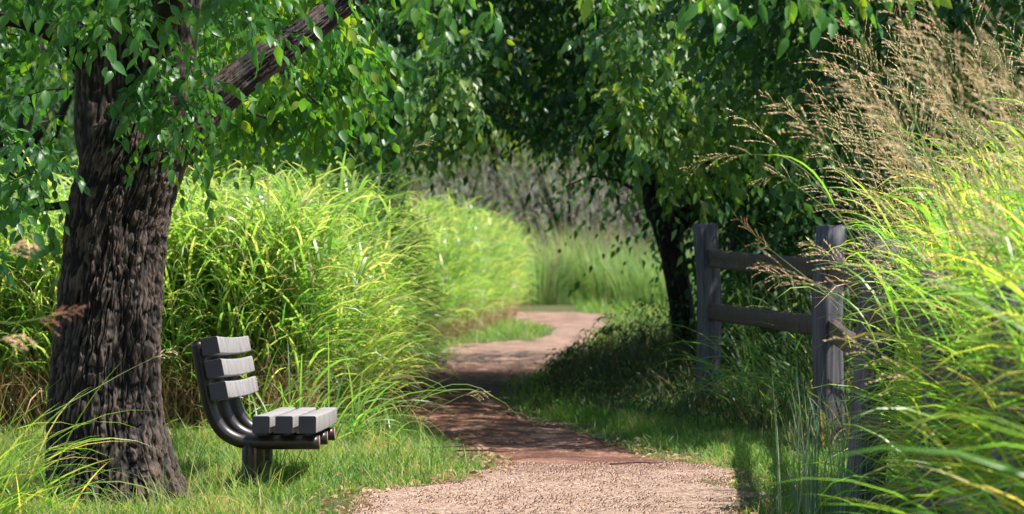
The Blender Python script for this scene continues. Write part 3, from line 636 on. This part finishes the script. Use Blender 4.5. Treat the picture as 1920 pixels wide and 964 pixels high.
# ------------------------------------------------------------ right tree over the path
rt = empty('tree', (P(1303, 722, 28)[0], 28, 0), 'spreading dark green tree whose leafy boughs arch low over the path behind the fence', 'tree')
V, Q, T = bark_tube([P(a, b, 28) for a, b in ((1318, 745), (1303, 700), (1288, 640), (1276, 560), (1262, 480), (1250, 420), (1238, 370))], [.15, .13, .115, .11, .115, .135, .17], 90, 120, .02, 5, flare=.05, seed=61); G().add(V, Q, T).build('trunk', M['bark_dark'], rt)
for i, (pp, rr) in enumerate([([(1235, 400, 0), (1212, 330, .2), (1170, 200, .6), (1110, 60, 1), (1000, -40, 1.2), (800, -130, 1)], [.12, .10, .08, .06, .045, .03]),
                              ([(1245, 400, 0), (1300, 300, .2), (1330, 150, .2), (1300, -50, 0), (1250, -400, 0)], [.12, .1, .09, .08, .04]),
                              ([(1270, 420, 0), (1380, 330, -.2), (1480, 230, -.5), (1600, 100, -.6)], [.1, .08, .06, .03]),
                              ([(1150, 150, .8), (1075, 110, .9), (1020, 110, 1), (960, 130, 1)], [.04, .03, .02, .008]),
                              ([(1225, 385, 0), (1180, 350, .3), (1120, 330, .8), (1060, 350, 1)], [.025, .02, .014, .006])]):
    V, Q = tube([P(a, b, 28 + c) for a, b, c in pp], rr, 14, 60); G().add(V + (fbm(V[:, 0] * 12, V[:, 1] * 12, V[:, 2] * 5, 4)[:, None] - .5) * .03, Q, .4).build('limb', M['bark_dark'], rt)
LS, TW = [], []
ctr = P(1150, 80, 28)
low = [(600, 300), (640, 315), (700, 305), (760, 285), (820, 255), (900, 228), (960, 228), (1040, 270), (1100, 300), (1150, 290), (1200, 330), (1260, 350), (1320, 385), (1400, 390), (1480, 350), (1560, 300), (1640, 250)]
# rear boughs: underside shade put into a low tint
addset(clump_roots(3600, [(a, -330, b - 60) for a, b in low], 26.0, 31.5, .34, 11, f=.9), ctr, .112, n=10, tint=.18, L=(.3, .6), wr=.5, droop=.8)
# hanging fringe seen against the light
addset(clump_roots(130, [(880, 195, 220), (980, 200, 245), (1060, 220, 285), (1140, 220, 275)], 25.5, 27.5, None, 12), ctr, .09, sag=(.05, .35), n=8, tint=.25, L=(.25, .4), wr=.42, droop=.8)
# front boughs: light from the open side put into a high tint
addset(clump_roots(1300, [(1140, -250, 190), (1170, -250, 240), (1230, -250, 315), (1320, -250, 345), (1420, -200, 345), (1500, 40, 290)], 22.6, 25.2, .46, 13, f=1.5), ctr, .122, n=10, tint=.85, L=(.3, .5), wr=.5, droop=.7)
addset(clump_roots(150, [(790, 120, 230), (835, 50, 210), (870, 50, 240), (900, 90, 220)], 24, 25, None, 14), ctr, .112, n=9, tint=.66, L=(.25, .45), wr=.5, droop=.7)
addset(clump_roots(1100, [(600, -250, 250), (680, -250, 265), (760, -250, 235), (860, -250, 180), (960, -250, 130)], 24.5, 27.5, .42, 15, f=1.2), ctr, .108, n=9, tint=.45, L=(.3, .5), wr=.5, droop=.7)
al = cat(LS)
N = 3400; q = R.normal(0, 1, (N, 3)); q = unit(q) * (R.random((N, 1)) ** .4); W = q * [2.7, 3.6, 1.9] + [2.4, 27, 5.3]; W = W[(W[:, 2] > 3.6)]
cl_, ct_ = spray_set(W, (1, 27.5, 3), .13, n=10, L=(.4, .8), tint=.45)
proj = np.stack([al[0][:, 0] / al[0][:, 1] * F + 960, 482 - (al[0][:, 2] - CAM_H) / al[0][:, 1] * F], -1)
inv = (proj[:, 0] > 640) & (proj[:, 0] < 1500) & (proj[:, 1] > 5) & (proj[:, 1] < 420)
score = al[3] / al[0][:, 1] * F - 2 * np.maximum(0, al[0][:, 1] - 22.5) - np.where(inv, 0, 1e4); sel = np.argsort(-score)[:298]; rest = np.setdiff1d(np.arange(len(al[3])), sel)
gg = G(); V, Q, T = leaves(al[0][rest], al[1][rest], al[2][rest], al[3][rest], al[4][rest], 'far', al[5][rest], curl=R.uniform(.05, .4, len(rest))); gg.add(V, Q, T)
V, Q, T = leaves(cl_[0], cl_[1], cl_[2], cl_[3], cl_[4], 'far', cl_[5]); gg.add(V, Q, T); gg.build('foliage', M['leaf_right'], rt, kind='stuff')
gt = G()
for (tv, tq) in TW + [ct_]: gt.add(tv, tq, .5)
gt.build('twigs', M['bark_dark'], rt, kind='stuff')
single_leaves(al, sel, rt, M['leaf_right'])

# ------------------------------------------------------------ trees behind
def bush_tree(px, d, r, z0, z1, mat, nsp, leaf, label, tint=.4, trunk_r=.12, seed=0, group='trees behind the path', squash=1., thr=.42, fr=.9, wr=.5):
    x = (px - 960) / F * d; t = empty('tree', (x, d, 0), label, 'tree', group)
    zc = (z0 + z1) / 2
    V, Q = tube([(x + .1, d, -.1), (x, d, .8), (x - .15, d + .1, zc * .6), (x + .1, d, zc)], [trunk_r * 1.3, trunk_r, trunk_r * .85, trunk_r * .5], 12, 24)
    G().add(V + (fbm(V[:, 0] * 9, V[:, 1] * 9, V[:, 2] * 3, seed)[:, None] - .5) * trunk_r * .4, Q, .4).build('trunk', M['bark_dark'], t)
    for i in range(5):
        a = i * 1.256 + seed; e = np.array([x + math.cos(a) * r * .75, d + math.sin(a) * r * .75 * squash, zc + (z1 - z0) * .28 * (R.random() - .1)])
        s = np.array([x, d, z0 + (zc - z0) * (.2 + .15 * i)]); V, Q = tube([s, (s + e) / 2 + [0, 0, .15 * r], e], [trunk_r * .5, trunk_r * .3, .02], 8, 14); G().add(V, Q, .4).build('limb', M['bark_dark'], t)
    u = unit(R.normal(0, 1, (nsp, 3))); rr = R.random((nsp, 1)) ** .33
    W = u * rr * [r, r * squash, (z1 - z0) / 2]; lump = .72 + .5 * fbm(u[:, 0] * 2.4 + seed, u[:, 1] * 2.4, u[:, 2] * 2.4, seed, 2)[:, None]
    W = W * lump + [x, d, zc]; k = (fbm(W[:, 0] * fr, W[:, 1] * fr, W[:, 2] * fr, seed + 2, 2) > thr) & (W[:, 2] > .1); W = W[k]
    l, tw = spray_set(W, (x, d, zc), leaf, n=9, L=(leaf * 3, leaf * 6), tint=tint, wr=wr, droop=.5)
    V, Q, T = leaves(l[0], l[1], l[2], l[3], l[4], 'far', l[5]); G().add(V, Q, T).build('crown', mat, t, kind='stuff')
    return t
bush_tree(540, 36, 1.9, .3, 6.2, M['leaf_dark'], 1700, .10, 'dark leafy tree right behind the tall grass, left of the arching boughs', seed=1)
bush_tree(360, 34, 2.4, .3, 6.5, M['leaf_right'], 1300, .10, 'leafy green tree seen behind the slanting limb of the big tree', seed=2, tint=.6)
bush_tree(60, 33, 2.6, .3, 7, M['leaf_right'], 1300, .10, 'leafy green tree behind the grass at the left edge', seed=3, tint=.55)
bush_tree(1560, 27.5, 2.0, .9, 6.0, M['leaf_dark'], 1900, .10, 'deep green tree behind the fence and the seeding grass', seed=4, wr=.7, tint=.45)
bush_tree(1850, 26, 2.1, .5, 6.5, M['leaf_dark'], 1500, .10, 'dark tree behind the seeding grass at the right edge', seed=5, wr=.7)
bush_tree(1800, 20.5, 2.0, 1.8, 6.0, M['leaf_dark'], 3200, .10, 'dark tree over the nearer fence corner, behind the seed heads', seed=15, wr=.7)
bush_tree(1575, 25.2, 1.1, -.2, 3.4, M['leaf_dark'], 1700, .085, 'low dark leafy shrub filling the space right behind the first fence rails', seed=16, wr=.6, tint=.25, trunk_r=.06)
bush_tree(1400, 34, 2.6, .9, 7, M['leaf_dark'], 1500, .12, 'dark tree further back behind the fence corner', seed=6)
bush_tree(700, 100, 7, 2.0, 16, M['leaf_far'], 1600, .3, 'pale sunlit tree far beyond the grey thicket, on its left', seed=7, tint=.4, trunk_r=.3, fr=.4)
bush_tree(930, 106, 6.5, 2.2, 15, M['leaf_far'], 1600, .3, 'yellow green sunlit tree far beyond the middle of the grey thicket', seed=8, tint=.55, trunk_r=.3, fr=.4)
bush_tree(1160, 102, 6.5, 2.0, 16, M['leaf_far'], 1600, .3, 'yellow green sunlit tree far beyond the right end of the grey thicket', seed=9, tint=.5, trunk_r=.3, fr=.4)
bush_tree(1420, 98, 7, 1.0, 17, M['leaf_right'], 1500, .3, 'far green tree beyond the fence corner', seed=10, tint=.5, trunk_r=.3, fr=.4)
bush_tree(420, 98, 7, 1.0, 17, M['leaf_right'], 1500, .3, 'far green tree beyond the tall grass, half way to the left edge', seed=11, tint=.5, trunk_r=.3, fr=.4)
bush_tree(120, 100, 8, .5, 18, M['leaf_right'], 1500, .3, 'far green tree beyond the tall grass near the left edge', seed=12, tint=.5, trunk_r=.3, fr=.4)
bush_tree(1750, 90, 8, .5, 18, M['leaf_right'], 1500, .3, 'far green tree hidden behind the seeding grass', seed=13, tint=.4, trunk_r=.3, fr=.4)

# grey leafless shrubs beyond the bend
def shrub(px, d, h, spread, nst, label, seed):
    x = (px - 960) / F * d; t = empty('bare_shrub', (x, d, 0), label, 'shrub', 'grey shrubs beyond the bend of the path')
    g2 = G()
    for i in range(nst + 3):
        a = R.uniform(0, 6.28); l = R.uniform(.5, 1) * spread; e = np.array([x + math.cos(a) * l, d + math.sin(a) * l, h * R.uniform(.7, 1)])
        mid = np.array([x + math.cos(a) * l * .25 + R.normal(0, .12), d + math.sin(a) * l * .3, h * .4]); r0 = R.uniform(.06, .12)
        V, Q = tube([(x + R.normal(0, .12), d + R.normal(0, .12), -.05), mid, e + R.normal(0, .1, 3) * [1, 1, 0]], [r0, r0 * .8, .012], 7, 16); G().add(V, Q, .3).build('stem', M['bark_dark'], t)
    n = 650; u = unit(R.normal(0, 1, (n, 3))) * R.random((n, 1)) ** .4; b = u * [spread * 1.15, spread, h * .42] + [x, d, h * .60]
    V, Q, T = blades(b, R.uniform(0, 6.28, n), R.uniform(.3, .8, n), R.uniform(0, 1.3, n), R.uniform(-.6, .6, n), R.uniform(.010, .022, n), 3, fold=False, tint=R.random(n)); g2.add(V, Q, T)
    g2.build('twigs', M['bark_grey'], t, kind='stuff')
    k = R.random(n) < .9; l, tw = spray_set(b[k], (x, d, h * .5), .07, n=4, L=(.2, .4), tint=.5); V, Q, T = leaves(l[0], l[1], l[2], l[3], l[4], 'far', l[5]); G().add(V, Q, T).build('foliage', M['leaf_mauve'], t, kind='stuff')
M['leaf_mauve'] = leafmat('leaf_mauve', [(0, (.17, .14, .12)), (.5, (.30, .30, .23)), (.8, (.27, .34, .17)), (1, (.5, .42, .36))], (1, 1, 1), .3, .6, .2, trans_gain=1.)
for i, (px, d, h, s, n_) in enumerate([(880, 88, 4.4, 1.9, 6), (1015, 84, 4.3, 1.8, 7), (1065, 80, 3.9, 1.5, 6), (1150, 86, 4.5, 1.9, 7), (1235, 84, 4.3, 1.8, 6), (770, 90, 4.4, 1.9, 5)]):
    shrub(px, d, h, s, n_, ['grey twiggy shrub just right of the end of the tall grass bank', 'grey shrub with a forked dark stem beyond the path bend', 'short grey shrub with dark branches in front of the thicket', 'broad grey shrub right of the middle of the thicket', 'grey shrub beside the trunk of the arching tree', 'grey shrub behind the top of the tall grass bank, leftmost of the thicket'][i], i)
def wisp(px, d, h, n, rr, label, mat='grass_far', tint=.5, wd=.028, brown=.15):
    n = n // 2
    x = (px - 960) / F * d; t = empty('grass_clump', (x, d, 0), label, 'grass clump', 'tall grass clumps beyond the bend')
    a = R.uniform(0, 6.28, n); r = rr * np.sqrt(R.random(n)); p = np.stack([x + np.cos(a) * r, d + np.sin(a) * r, np.full(n, -.03)], -1)
    V, Q, T = blades(p, a, R.uniform(.55, 1.05, n) * h, R.uniform(0, .3, n), R.uniform(.1, 1.2, n), R.uniform(.5, 1, n) * wd, 5, fold=False, tint=np.clip(R.normal(tint, .2, n), 0, 1)); G().add(V, Q, T).build('blades', M[mat], t, kind='stuff')
    k = int(n * brown); V, Q, T = blades(p[:k], a[:k], R.uniform(.8, 1.2, k) * h, R.uniform(0, .2, k), R.uniform(0, .4, k), np.full(k, wd * .5), 4, fold=False, tint=R.random(k)); G().add(V, Q, T).build('dry_stalks', M['straw'], t, kind='stuff')
for i, (px, d, h, n_, rr, tn) in enumerate([(1015, 74, 1.7, 900, .75, .35), (1075, 78, 2.5, 1300, 1.0, .8), (1140, 75, 2.2, 1300, .9, .5), (1205, 72, 1.9, 1100, .8, .45), (1270, 66, 1.8, 900, .8, .4), (1330, 74, 2.0, 900, .9, .5)]):
    wisp(px, d, h, n_, rr, ['low green grass clump beside the far end of the tall bank', 'pale wispy grass clump at the middle of the bend', 'widest pale wispy grass clump beyond the bend', 'yellow green grass clump left of the dark trunk', 'green grass clump behind the dark trunk', 'grass clump beyond the fence corner'][i], tint=tn)

# shaded weeds at the foot of the right tree and behind the fence
g = G(); g2 = G()
n = 9000; d = R.uniform(21.0, 34, n); xx = np.interp(d, [21, 22.5, 24, 27, 31, 34], [1.2, .75, .4, .32, .5, .7]) + R.random(n) ** 1.2 * 3.2; k = R.random(n) < .99
hgt = np.interp(xx - np.interp(d, [21, 22.5, 24, 27, 31, 34], [1.2, .75, .4, .32, .5, .7]), [0, .4, .9, 2], [.16, .38, .62, .6]) * np.interp(d, [21.5, 24, 27, 32], [.35, .6, 1.0, 1.1])
V, Q, T = blades(np.stack([xx, d, gz(xx, d) - .02], -1), R.uniform(0, 6.28, n), hgt * R.uniform(.6, 1.3, n) + .05, R.uniform(0, .7, n), R.uniform(.3, 1.8, n), R.uniform(.006, .013, n), 4, fold=False, tint=R.random(n)); g.add(V, Q, T)
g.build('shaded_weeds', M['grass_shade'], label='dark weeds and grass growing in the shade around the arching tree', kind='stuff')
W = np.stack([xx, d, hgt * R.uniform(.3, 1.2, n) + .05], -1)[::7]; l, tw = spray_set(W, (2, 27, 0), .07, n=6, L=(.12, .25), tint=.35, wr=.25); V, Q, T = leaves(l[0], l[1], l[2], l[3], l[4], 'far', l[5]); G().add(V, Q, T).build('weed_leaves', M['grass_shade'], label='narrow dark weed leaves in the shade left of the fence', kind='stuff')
# grass behind / between the fence posts, in shade
n = 420; pp = np.stack([R.uniform(1.75, 5, n), R.uniform(16, 27, n), np.zeros(n)], -1); pp = pp[(pp[:, 0] > np.interp(pp[:, 1], [16, 18.8, 22.5, 27], [2.1, 2.2, 1.75, 2.2]))]
g, gs, gdd = G(), G(), G(); grass_plants(g, gs, pp, R.uniform(.7, 1.35, len(pp)), 7, (.4, .8), (.010, .018), 3.4, (.25, .15), gdead=gdd, S=5)
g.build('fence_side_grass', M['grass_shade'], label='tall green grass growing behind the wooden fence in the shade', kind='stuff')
gs.build('fence_side_stalks', M['stem'], label='thin stalks of the tall grass behind the wooden fence', kind='stuff')
gdd.build('fence_side_straw', M['straw'], label='dry leaves in the tall grass behind the wooden fence', kind='stuff')

# ------------------------------------------------------------ seeding grass on the right
def panicle(gst, gsd, base, dr, L, nb=13, spread=.5, sp=.0085, droop=.25, red=.0, ns=9, wide=1., tn=None):
    """open seed head: axis with branchlets, each strung with spikelets"""
    base = np.asarray(base, float); dr = unit(np.asarray(dr, float)); tn = R.uniform(.2, .9) if tn is None else tn
    g_ = np.array([0, 0, -1.]); t = np.linspace(0, 1, 7)[:, None]; ax = base + dr * L * t + g_ * droop * L * t ** 2
    V, Q = tube(ax, np.linspace(.0016, .0006, 7), 3, 7, cap=False); gst.add(V, Q, .4)
    SP, SD, SL = [], [], []
    for i in range(nb):
        f = .08 + .9 * i / nb; p = base + dr * L * f + g_ * droop * L * f * f; tan = unit(dr + g_ * 2 * droop * f)
        s = unit(np.cross(tan, R.normal(0, 1, 3))); bl = L * spread * (1 - f) ** .75 * R.uniform(.7, 1.1) + .015
        bd = unit(tan * 1.0 + s * .75 * wide); m = 4; tt = np.linspace(0, 1, m)[:, None]; bp = p + bd * bl * tt + g_ * .25 * bl * tt ** 2
        sw = unit(np.cross(bd, R.normal(0, 1, 3))) * .0007; bv = np.stack([bp - sw, bp + sw], 1).reshape(-1, 3); gst.add(bv, grid_q(m, 2), .6)
        k = max(3, int(ns * (bl / (L * spread)) + 2)); u = np.linspace(.2, 1, k)[:, None] + R.uniform(-.05, .05, (k, 1)); q_ = p + bd * bl * u + g_ * .25 * bl * u ** 2
        SP.append(q_); SD.append(unit(bd + R.normal(0, .14, (k, 3)))); SL.append(np.full(k, sp) * R.uniform(.7, 1.3, k))
    SP, SD, SL = np.concatenate(SP), np.concatenate(SD), np.concatenate(SL)
    V, Q, T = leaves(SP, SD, R.normal(0, 1, SD.shape), SL, SL * .38, 'far', np.clip(tn + R.normal(0, .15, len(SL)), 0, 1), curl=0); gsd.add(V, Q, T)
def culm(base, az, H, lean, curve, n=8):
    t = np.linspace(0, 1, n); th = lean + curve * t ** 1.5; ds = H / (n - 1)
    h = np.concatenate([[0], np.cumsum(np.sin(th[1:]) * ds)]); z = np.concatenate([[0], np.cumsum(np.cos(th[1:]) * ds)])
    p = np.stack([base[0] + h * math.cos(az), base[1] + h * math.sin(az), base[2] + z], -1); return p, unit(p[-1] - p[-2])
gst, gsd, gbl = G(), G(), G()
n = 550; d = R.uniform(7.6, 13.6, n); pl2 = np.stack([np.interp(d, [7.6, 11, 13.6], [1.6, 1.78, 1.85]) + R.random(n) * .9, d, np.full(n, -.02)], -1)
grass_plants(gbl, gst, pl2, R.uniform(.3, .85, n), 5, (.4, .8), (.010, .020), 3.2, (.55, .22), lean=.3, S=6, gdead=gsd)
# mass behind the fence: X>1.8
n = 2300; d = R.uniform(8.0, 15.5, n); xx = np.interp(d, [8.5, 11, 13.9, 15.5], [1.82, 1.95, 2.1, 2.45]) + R.random(n) ** 1.3 * 1.7
pp = np.stack([xx, d, np.full(n, -.02)], -1); hm = np.interp(xx, [1.5, 2.0, 2.6, 3.4], [.85, 1.25, 1.65, 1.8])
grass_plants(gbl, gst, pp, hm * R.uniform(.75, 1.1, n), 7, (.5, .9), (.010, .020), 3.3, (.5, .22), lean=.2, S=6, gdead=gsd)
cnt = 0
for i in range(340):
    d_ = R.uniform(9.5, 15.8); x0 = np.interp(d_, [8.5, 11, 13.9, 15.8], [1.75, 1.85, 2.12, 2.42]) + R.random() ** 1.2 * 1.7
    H = R.uniform(1.0, 2.15) * np.interp(x0, [1.6, 2.2, 3.0], [.78, 1.0, 1.08]); az = R.normal(2.9, .6)
    p, e = culm((x0, d_, 0), az, H, abs(R.normal(.10, .1)), R.uniform(.1, .7)); V, Q = tube(p, np.linspace(.0026, .0015, 8), 3, 8, cap=False); gst.add(V, Q, .6)
    panicle(gst, gsd, p[-1], e, R.uniform(.28, .48), nb=R.integers(9, 14), spread=R.uniform(.4, .62), droop=R.uniform(.0, .3), sp=.0115, wide=.7, ns=15)
for i in range(70):
    d_ = R.uniform(6.8, 9.2); x0 = 1.45 + R.random() * .9; H = R.uniform(1.15, 1.75)
    p, e = culm((x0, d_, 0), R.normal(2.9, .5), H, abs(R.normal(.08, .08)), R.uniform(.1, .6)); V, Q = tube(p, np.linspace(.0026, .0015, 8), 3, 8, cap=False); gst.add(V, Q, .6)
    panicle(gst, gsd, p[-1], e, R.uniform(.25, .4), nb=R.integers(9, 13), spread=R.uniform(.4, .6), droop=R.uniform(0, .2), sp=.010, wide=.7, ns=13)
gbl.build('seeding_grass', M['grass_right'], label='dense yellow green tall grass swallowing the near part of the fence', kind='stuff')
gst.build('seeding_grass_stalks', M['stem'], label='thin pale stalks carrying the seed heads on the right', kind='stuff')
gsd.build('seed_heads', M['seed'], label='mass of feathery tan seed heads over the tall grass on the right', kind='stuff')


def seed_stalk(path, Lh, label, sp=.010, spread=.4, nb=14, droop=.2, mat='seed', nl=1, rr=.0028, wide=1., group=None, ns=9):
    p = np.array(path); t = empty('seed_stalk', p[0], label, 'grass stalk', group)
    C, r = resample(p, np.linspace(rr, rr * .5, len(p)), 20); V, Q = tube(p, np.linspace(rr, rr * .5, len(p)), 5, 20); G().add(V, Q, .5).build('stem', M['stem'], t)
    a, b = G(), G(); panicle(a, b, C[-1], unit(C[-1] - C[-3]), Lh, nb=nb, spread=spread, sp=sp, droop=droop, wide=wide, ns=ns); sh = b.build('seed_head', M[mat], t); a.build('branchlets', M['stem'], t)
    for i in range(nl):
        q = C[6 + 4 * i]; V, Q, T = blades(q[None], R.uniform(2, 4.2), R.uniform(.3, .5), .4, 1.4, .012, 7, tint=.6); G().add(V, Q, T).build('blade', M['grass_right'], t)
def pth(*a): return [P(x, y, d) for x, y, d in a]
SG = 'single seed stalks leaning out of the right hand grass'
seed_stalk(pth((1760, 900, 12.2), (1640, 640, 12.3), (1560, 560, 12.4), (1460, 480, 12.5)), .26, 'seed stalk leaning far left with its pinkish head beside the first fence post', group=SG, droop=-.12, spread=.38, mat='seed_red')
seed_stalk(pth((1800, 860, 12.0), (1680, 600, 12.1), (1560, 545, 12.2), (1500, 528, 12.2)), .22, 'lower flat lying seed stalk in front of the middle of the fence', group=SG, droop=-.05, spread=.32)
seed_stalk(pth((1760, 640, 12.5), (1680, 500, 12.6), (1560, 400, 12.7), (1490, 345, 12.8)), .25, 'seed stalk with a drooping tan head crossing the tree leaves left of the seeding mass', group=SG, droop=.55, spread=.45)
seed_stalk(pth((1740, 540, 12.5), (1660, 440, 12.6), (1600, 350, 12.7), (1560, 270, 12.8)), .24, 'seed stalk with a narrow reddish head against the dark tree', group=SG, mat='seed_red', droop=-.1, spread=.25)
seed_stalk(pth((1820, 540, 11), (1760, 330, 11.1), (1680, 160, 11.2), (1640, 110, 11.2)), .24, 'thick seed stalk whose blurred head points to the upper left corner of the grass', group=SG, droop=-.05, spread=.35, rr=.004)
seed_stalk(pth((1860, 560, 12.5), (1800, 330, 12.6), (1740, 170, 12.7), (1705, 90, 12.7)), .22, 'tall upright seed stalk with the topmost reddish brown head', group=SG, mat='seed_red', droop=0, spread=.3)
seed_stalk(pth((1700, 640, 11.5), (1560, 380, 11.6), (1480, 300, 11.6), (1420, 290, 11.6)), .3, 'bent over seed stalk with a hanging fringe of tan spikelets above the fence', group=SG, droop=.25, spread=.4)
seed_stalk(pth((700, 460, 19.8), (705, 380, 19.9), (715, 300, 20), (708, 240, 20)), .3, 'thin seed stalk rising from the left grass bank against the dark tree', droop=.0, spread=.45, nl=0)
seed_stalk(pth((660, 470, 19.8), (700, 380, 19.9), (740, 320, 20), (765, 290, 20)), .28, 'leaning seed stalk beside the thin one on the left grass bank', droop=.3, spread=.4, nl=0)
seed_stalk(pth((740, 850, 17.5), (800, 780, 17.5), (850, 750, 17.5), (868, 742, 17.5)), .16, 'small airy seed stalk hanging over the middle of the shaded path', droop=.25, spread=.5, nl=0, sp=.008)
seed_stalk(pth((40, 800, 12.8), (150, 745, 12.9), (230, 700, 13), (280, 675, 13)), .13, 'seed stalk slanting across the big trunk', droop=.05, spread=.3, nl=0, sp=.008)
seed_stalk(pth((-160, 560, 9), (-60, 590, 9), (10, 606, 9), (60, 600, 9)), .16, 'blurred reddish seed head pointing at the trunk from the left edge', mat='seed_red', droop=-.05, spread=.35, nl=0, sp=.014, rr=.0025)
seed_stalk(pth((-150, 640, 9), (-90, 560, 9), (-30, 500, 9), (0, 478, 9)), .13, 'blurred tan seed head above the others at the left edge', droop=.3, spread=.4, nl=0, sp=.013)
seed_stalk(pth((-150, 800, 9), (-90, 720, 9), (-50, 660, 9), (-10, 640, 9)), .12, 'blurred tan seed head lowest at the left edge', droop=.3, spread=.4, nl=0, sp=.013)

# ------------------------------------------------------------ clumps whose blades can be told apart
def clump(root, specs, label, mat, name='grass_clump', group=None, wd=.012, S=9):
    t = empty(name, root, label, 'grass clump', group)
    for (dx, dy, az, L, th, k, w_, tn) in specs:
        V, Q, T = blades(np.array([[root[0] + dx, root[1] + dy, root[2]]]), az, L, th, k, w_, S, pw=1.35, tint=tn, twist=R.normal(0, .5)); G().add(V, Q, T).build('blade', M[mat], t)
    return t
def rs(n, rr, azm, azs, L, th, k, w_, tn, ts=.15):
    return [(R.normal(0, rr), R.normal(0, rr), R.normal(azm, azs), R.uniform(*L), R.uniform(*th), R.uniform(*k), R.uniform(*w_), float(np.clip(R.normal(tn, ts), 0, 1))) for _ in range(n)]
clump((-2.35, 12.6, -.02), rs(75, .11, .1, .8, (.45, 1.0), (.15, .8), (.5, 1.9), (.007, .014), .62), 'bright arching grass tuft in front of the left side of the big trunk', 'grass_right')
clump((-2.52, 12.0, -.02), rs(60, .10, .3, 1.4, (.35, .8), (.2, 1.0), (.4, 1.8), (.006, .012), .8), 'yellowish grass tuft in the bottom left corner', 'grass_right')
clump((-2.2, 13.5, -.02), rs(45, .09, .2, 1.6, (.2, .5), (.2, 1.0), (.4, 1.8), (.005, .010), .6), 'low green tuft at the foot of the big trunk', 'grass_right')
clump((-1.15, 19.0, -.02), rs(60, .14, .0, .9, (.5, 1.15), (.2, .9), (.8, 2.2), (.010, .017), .5), 'arching grass clump leaning over the shaded path right of the bench', 'grass_tall')
clump((-1.55, 19.2, -.02), rs(60, .16, -.4, 1.4, (.4, .9), (.1, .8), (.6, 2.0), (.009, .016), .45), 'grass clump right behind the bench seat', 'grass_tall')
clump((2.0, 20.9, -.02), rs(60, .22, 3.3, 1.3, (.7, 1.35), (.1, .6), (.8, 2.1), (.012, .020), .35), 'long arching blades hanging over the far fence rails between the first two posts', 'grass_tall')
clump((1.72, 22.3, -.02), rs(35, .12, 3.3, 1.3, (.5, 1.0), (.1, .6), (.8, 2.1), (.010, .016), .3), 'arching grass right beside the first far fence post', 'grass_tall')
# blue stiff culms by the fence foot
bc = empty('grass_clump', (1.42, 13.2, 0), 'bluish stiff thin culms standing at the foot of the leaning fence post', 'grass clump')
for i in range(70):
    V, Q, T = blades(np.array([[1.42 + R.normal(0, .10), 13.2 + R.normal(0, .10), -.02]]), R.uniform(0, 6.28), R.uniform(.25, .78), abs(R.normal(0, .12)), R.uniform(0, .35), R.uniform(.004, .007), 6, tint=R.random(), tipw=5); G().add(V, Q, T).build('culm', M['grass_blue'], bc)
# near wide bladed clumps on the right, partly out of focus
for (rx, ry, n_, azm, azs, L, w_, tn, lab) in [
    (2.15, 11.0, 75, 2.9, .8, (.6, 1.15), (.016, .026), .6, 'broad bladed bright clump bending over the fence behind the leaning post'),
    (2.05, 9.6, 75, 3.0, .8, (.6, 1.2), (.016, .027), .6, 'broad bladed yellow green clump bending over the near fence'),
    (1.74, 8.2, 60, 3.0, .8, (.6, 1.15), (.014, .022), .55, 'blurred broad bladed clump nearest the camera at the right edge'),
    (2.05, 12.6, 26, 3.0, 1.0, (.4, .8), (.010, .016), .6, 'grass clump with narrow arching blades in front of the leaning post'),
    (1.72, 10.4, 24, 3.0, 1.2, (.35, .75), (.008, .016), .45, 'lower green clump at the foot of the near fence posts')]:
    clump((rx, ry, -.02), rs(n_, .14, azm, azs, L, (.05, .55), (.8, 2.0), w_, tn, .22), lab, 'grass_right')
clump((1.75, 6.5, -.02), rs(12, .12, 3.1, .5, (1.3, 1.6), (.03, .15), (1.1, 1.9), (.018, .024), .5, .2), 'tallest broad blades arching in from the right edge, blurred, closest to the camera', 'grass_right')
# dead twigs on the path
for (px, py, a, l, lab) in ((1195, 876, .1, .32, 'thin brown stick lying near the right edge of the path'), (905, 853, -.35, .36, 'long thin stick lying where the left verge meets the path'), (840, 846, .25, .45, 'pale bent stick at the left edge of the shaded path')):
    d = gd(py); c = P(px, py, d) + [0, 0, .022]; v = np.array([math.cos(a), math.sin(a) * 1.5, .02]) * l / 2
    V, Q = tube([c - v, c + [0, .02, .006], c + v * .6, c + v], [.005, .005, .004, .002], 6, 10); tag(G().add(V, Q, .5).build('stick', M['rail']), lab, 'stick')
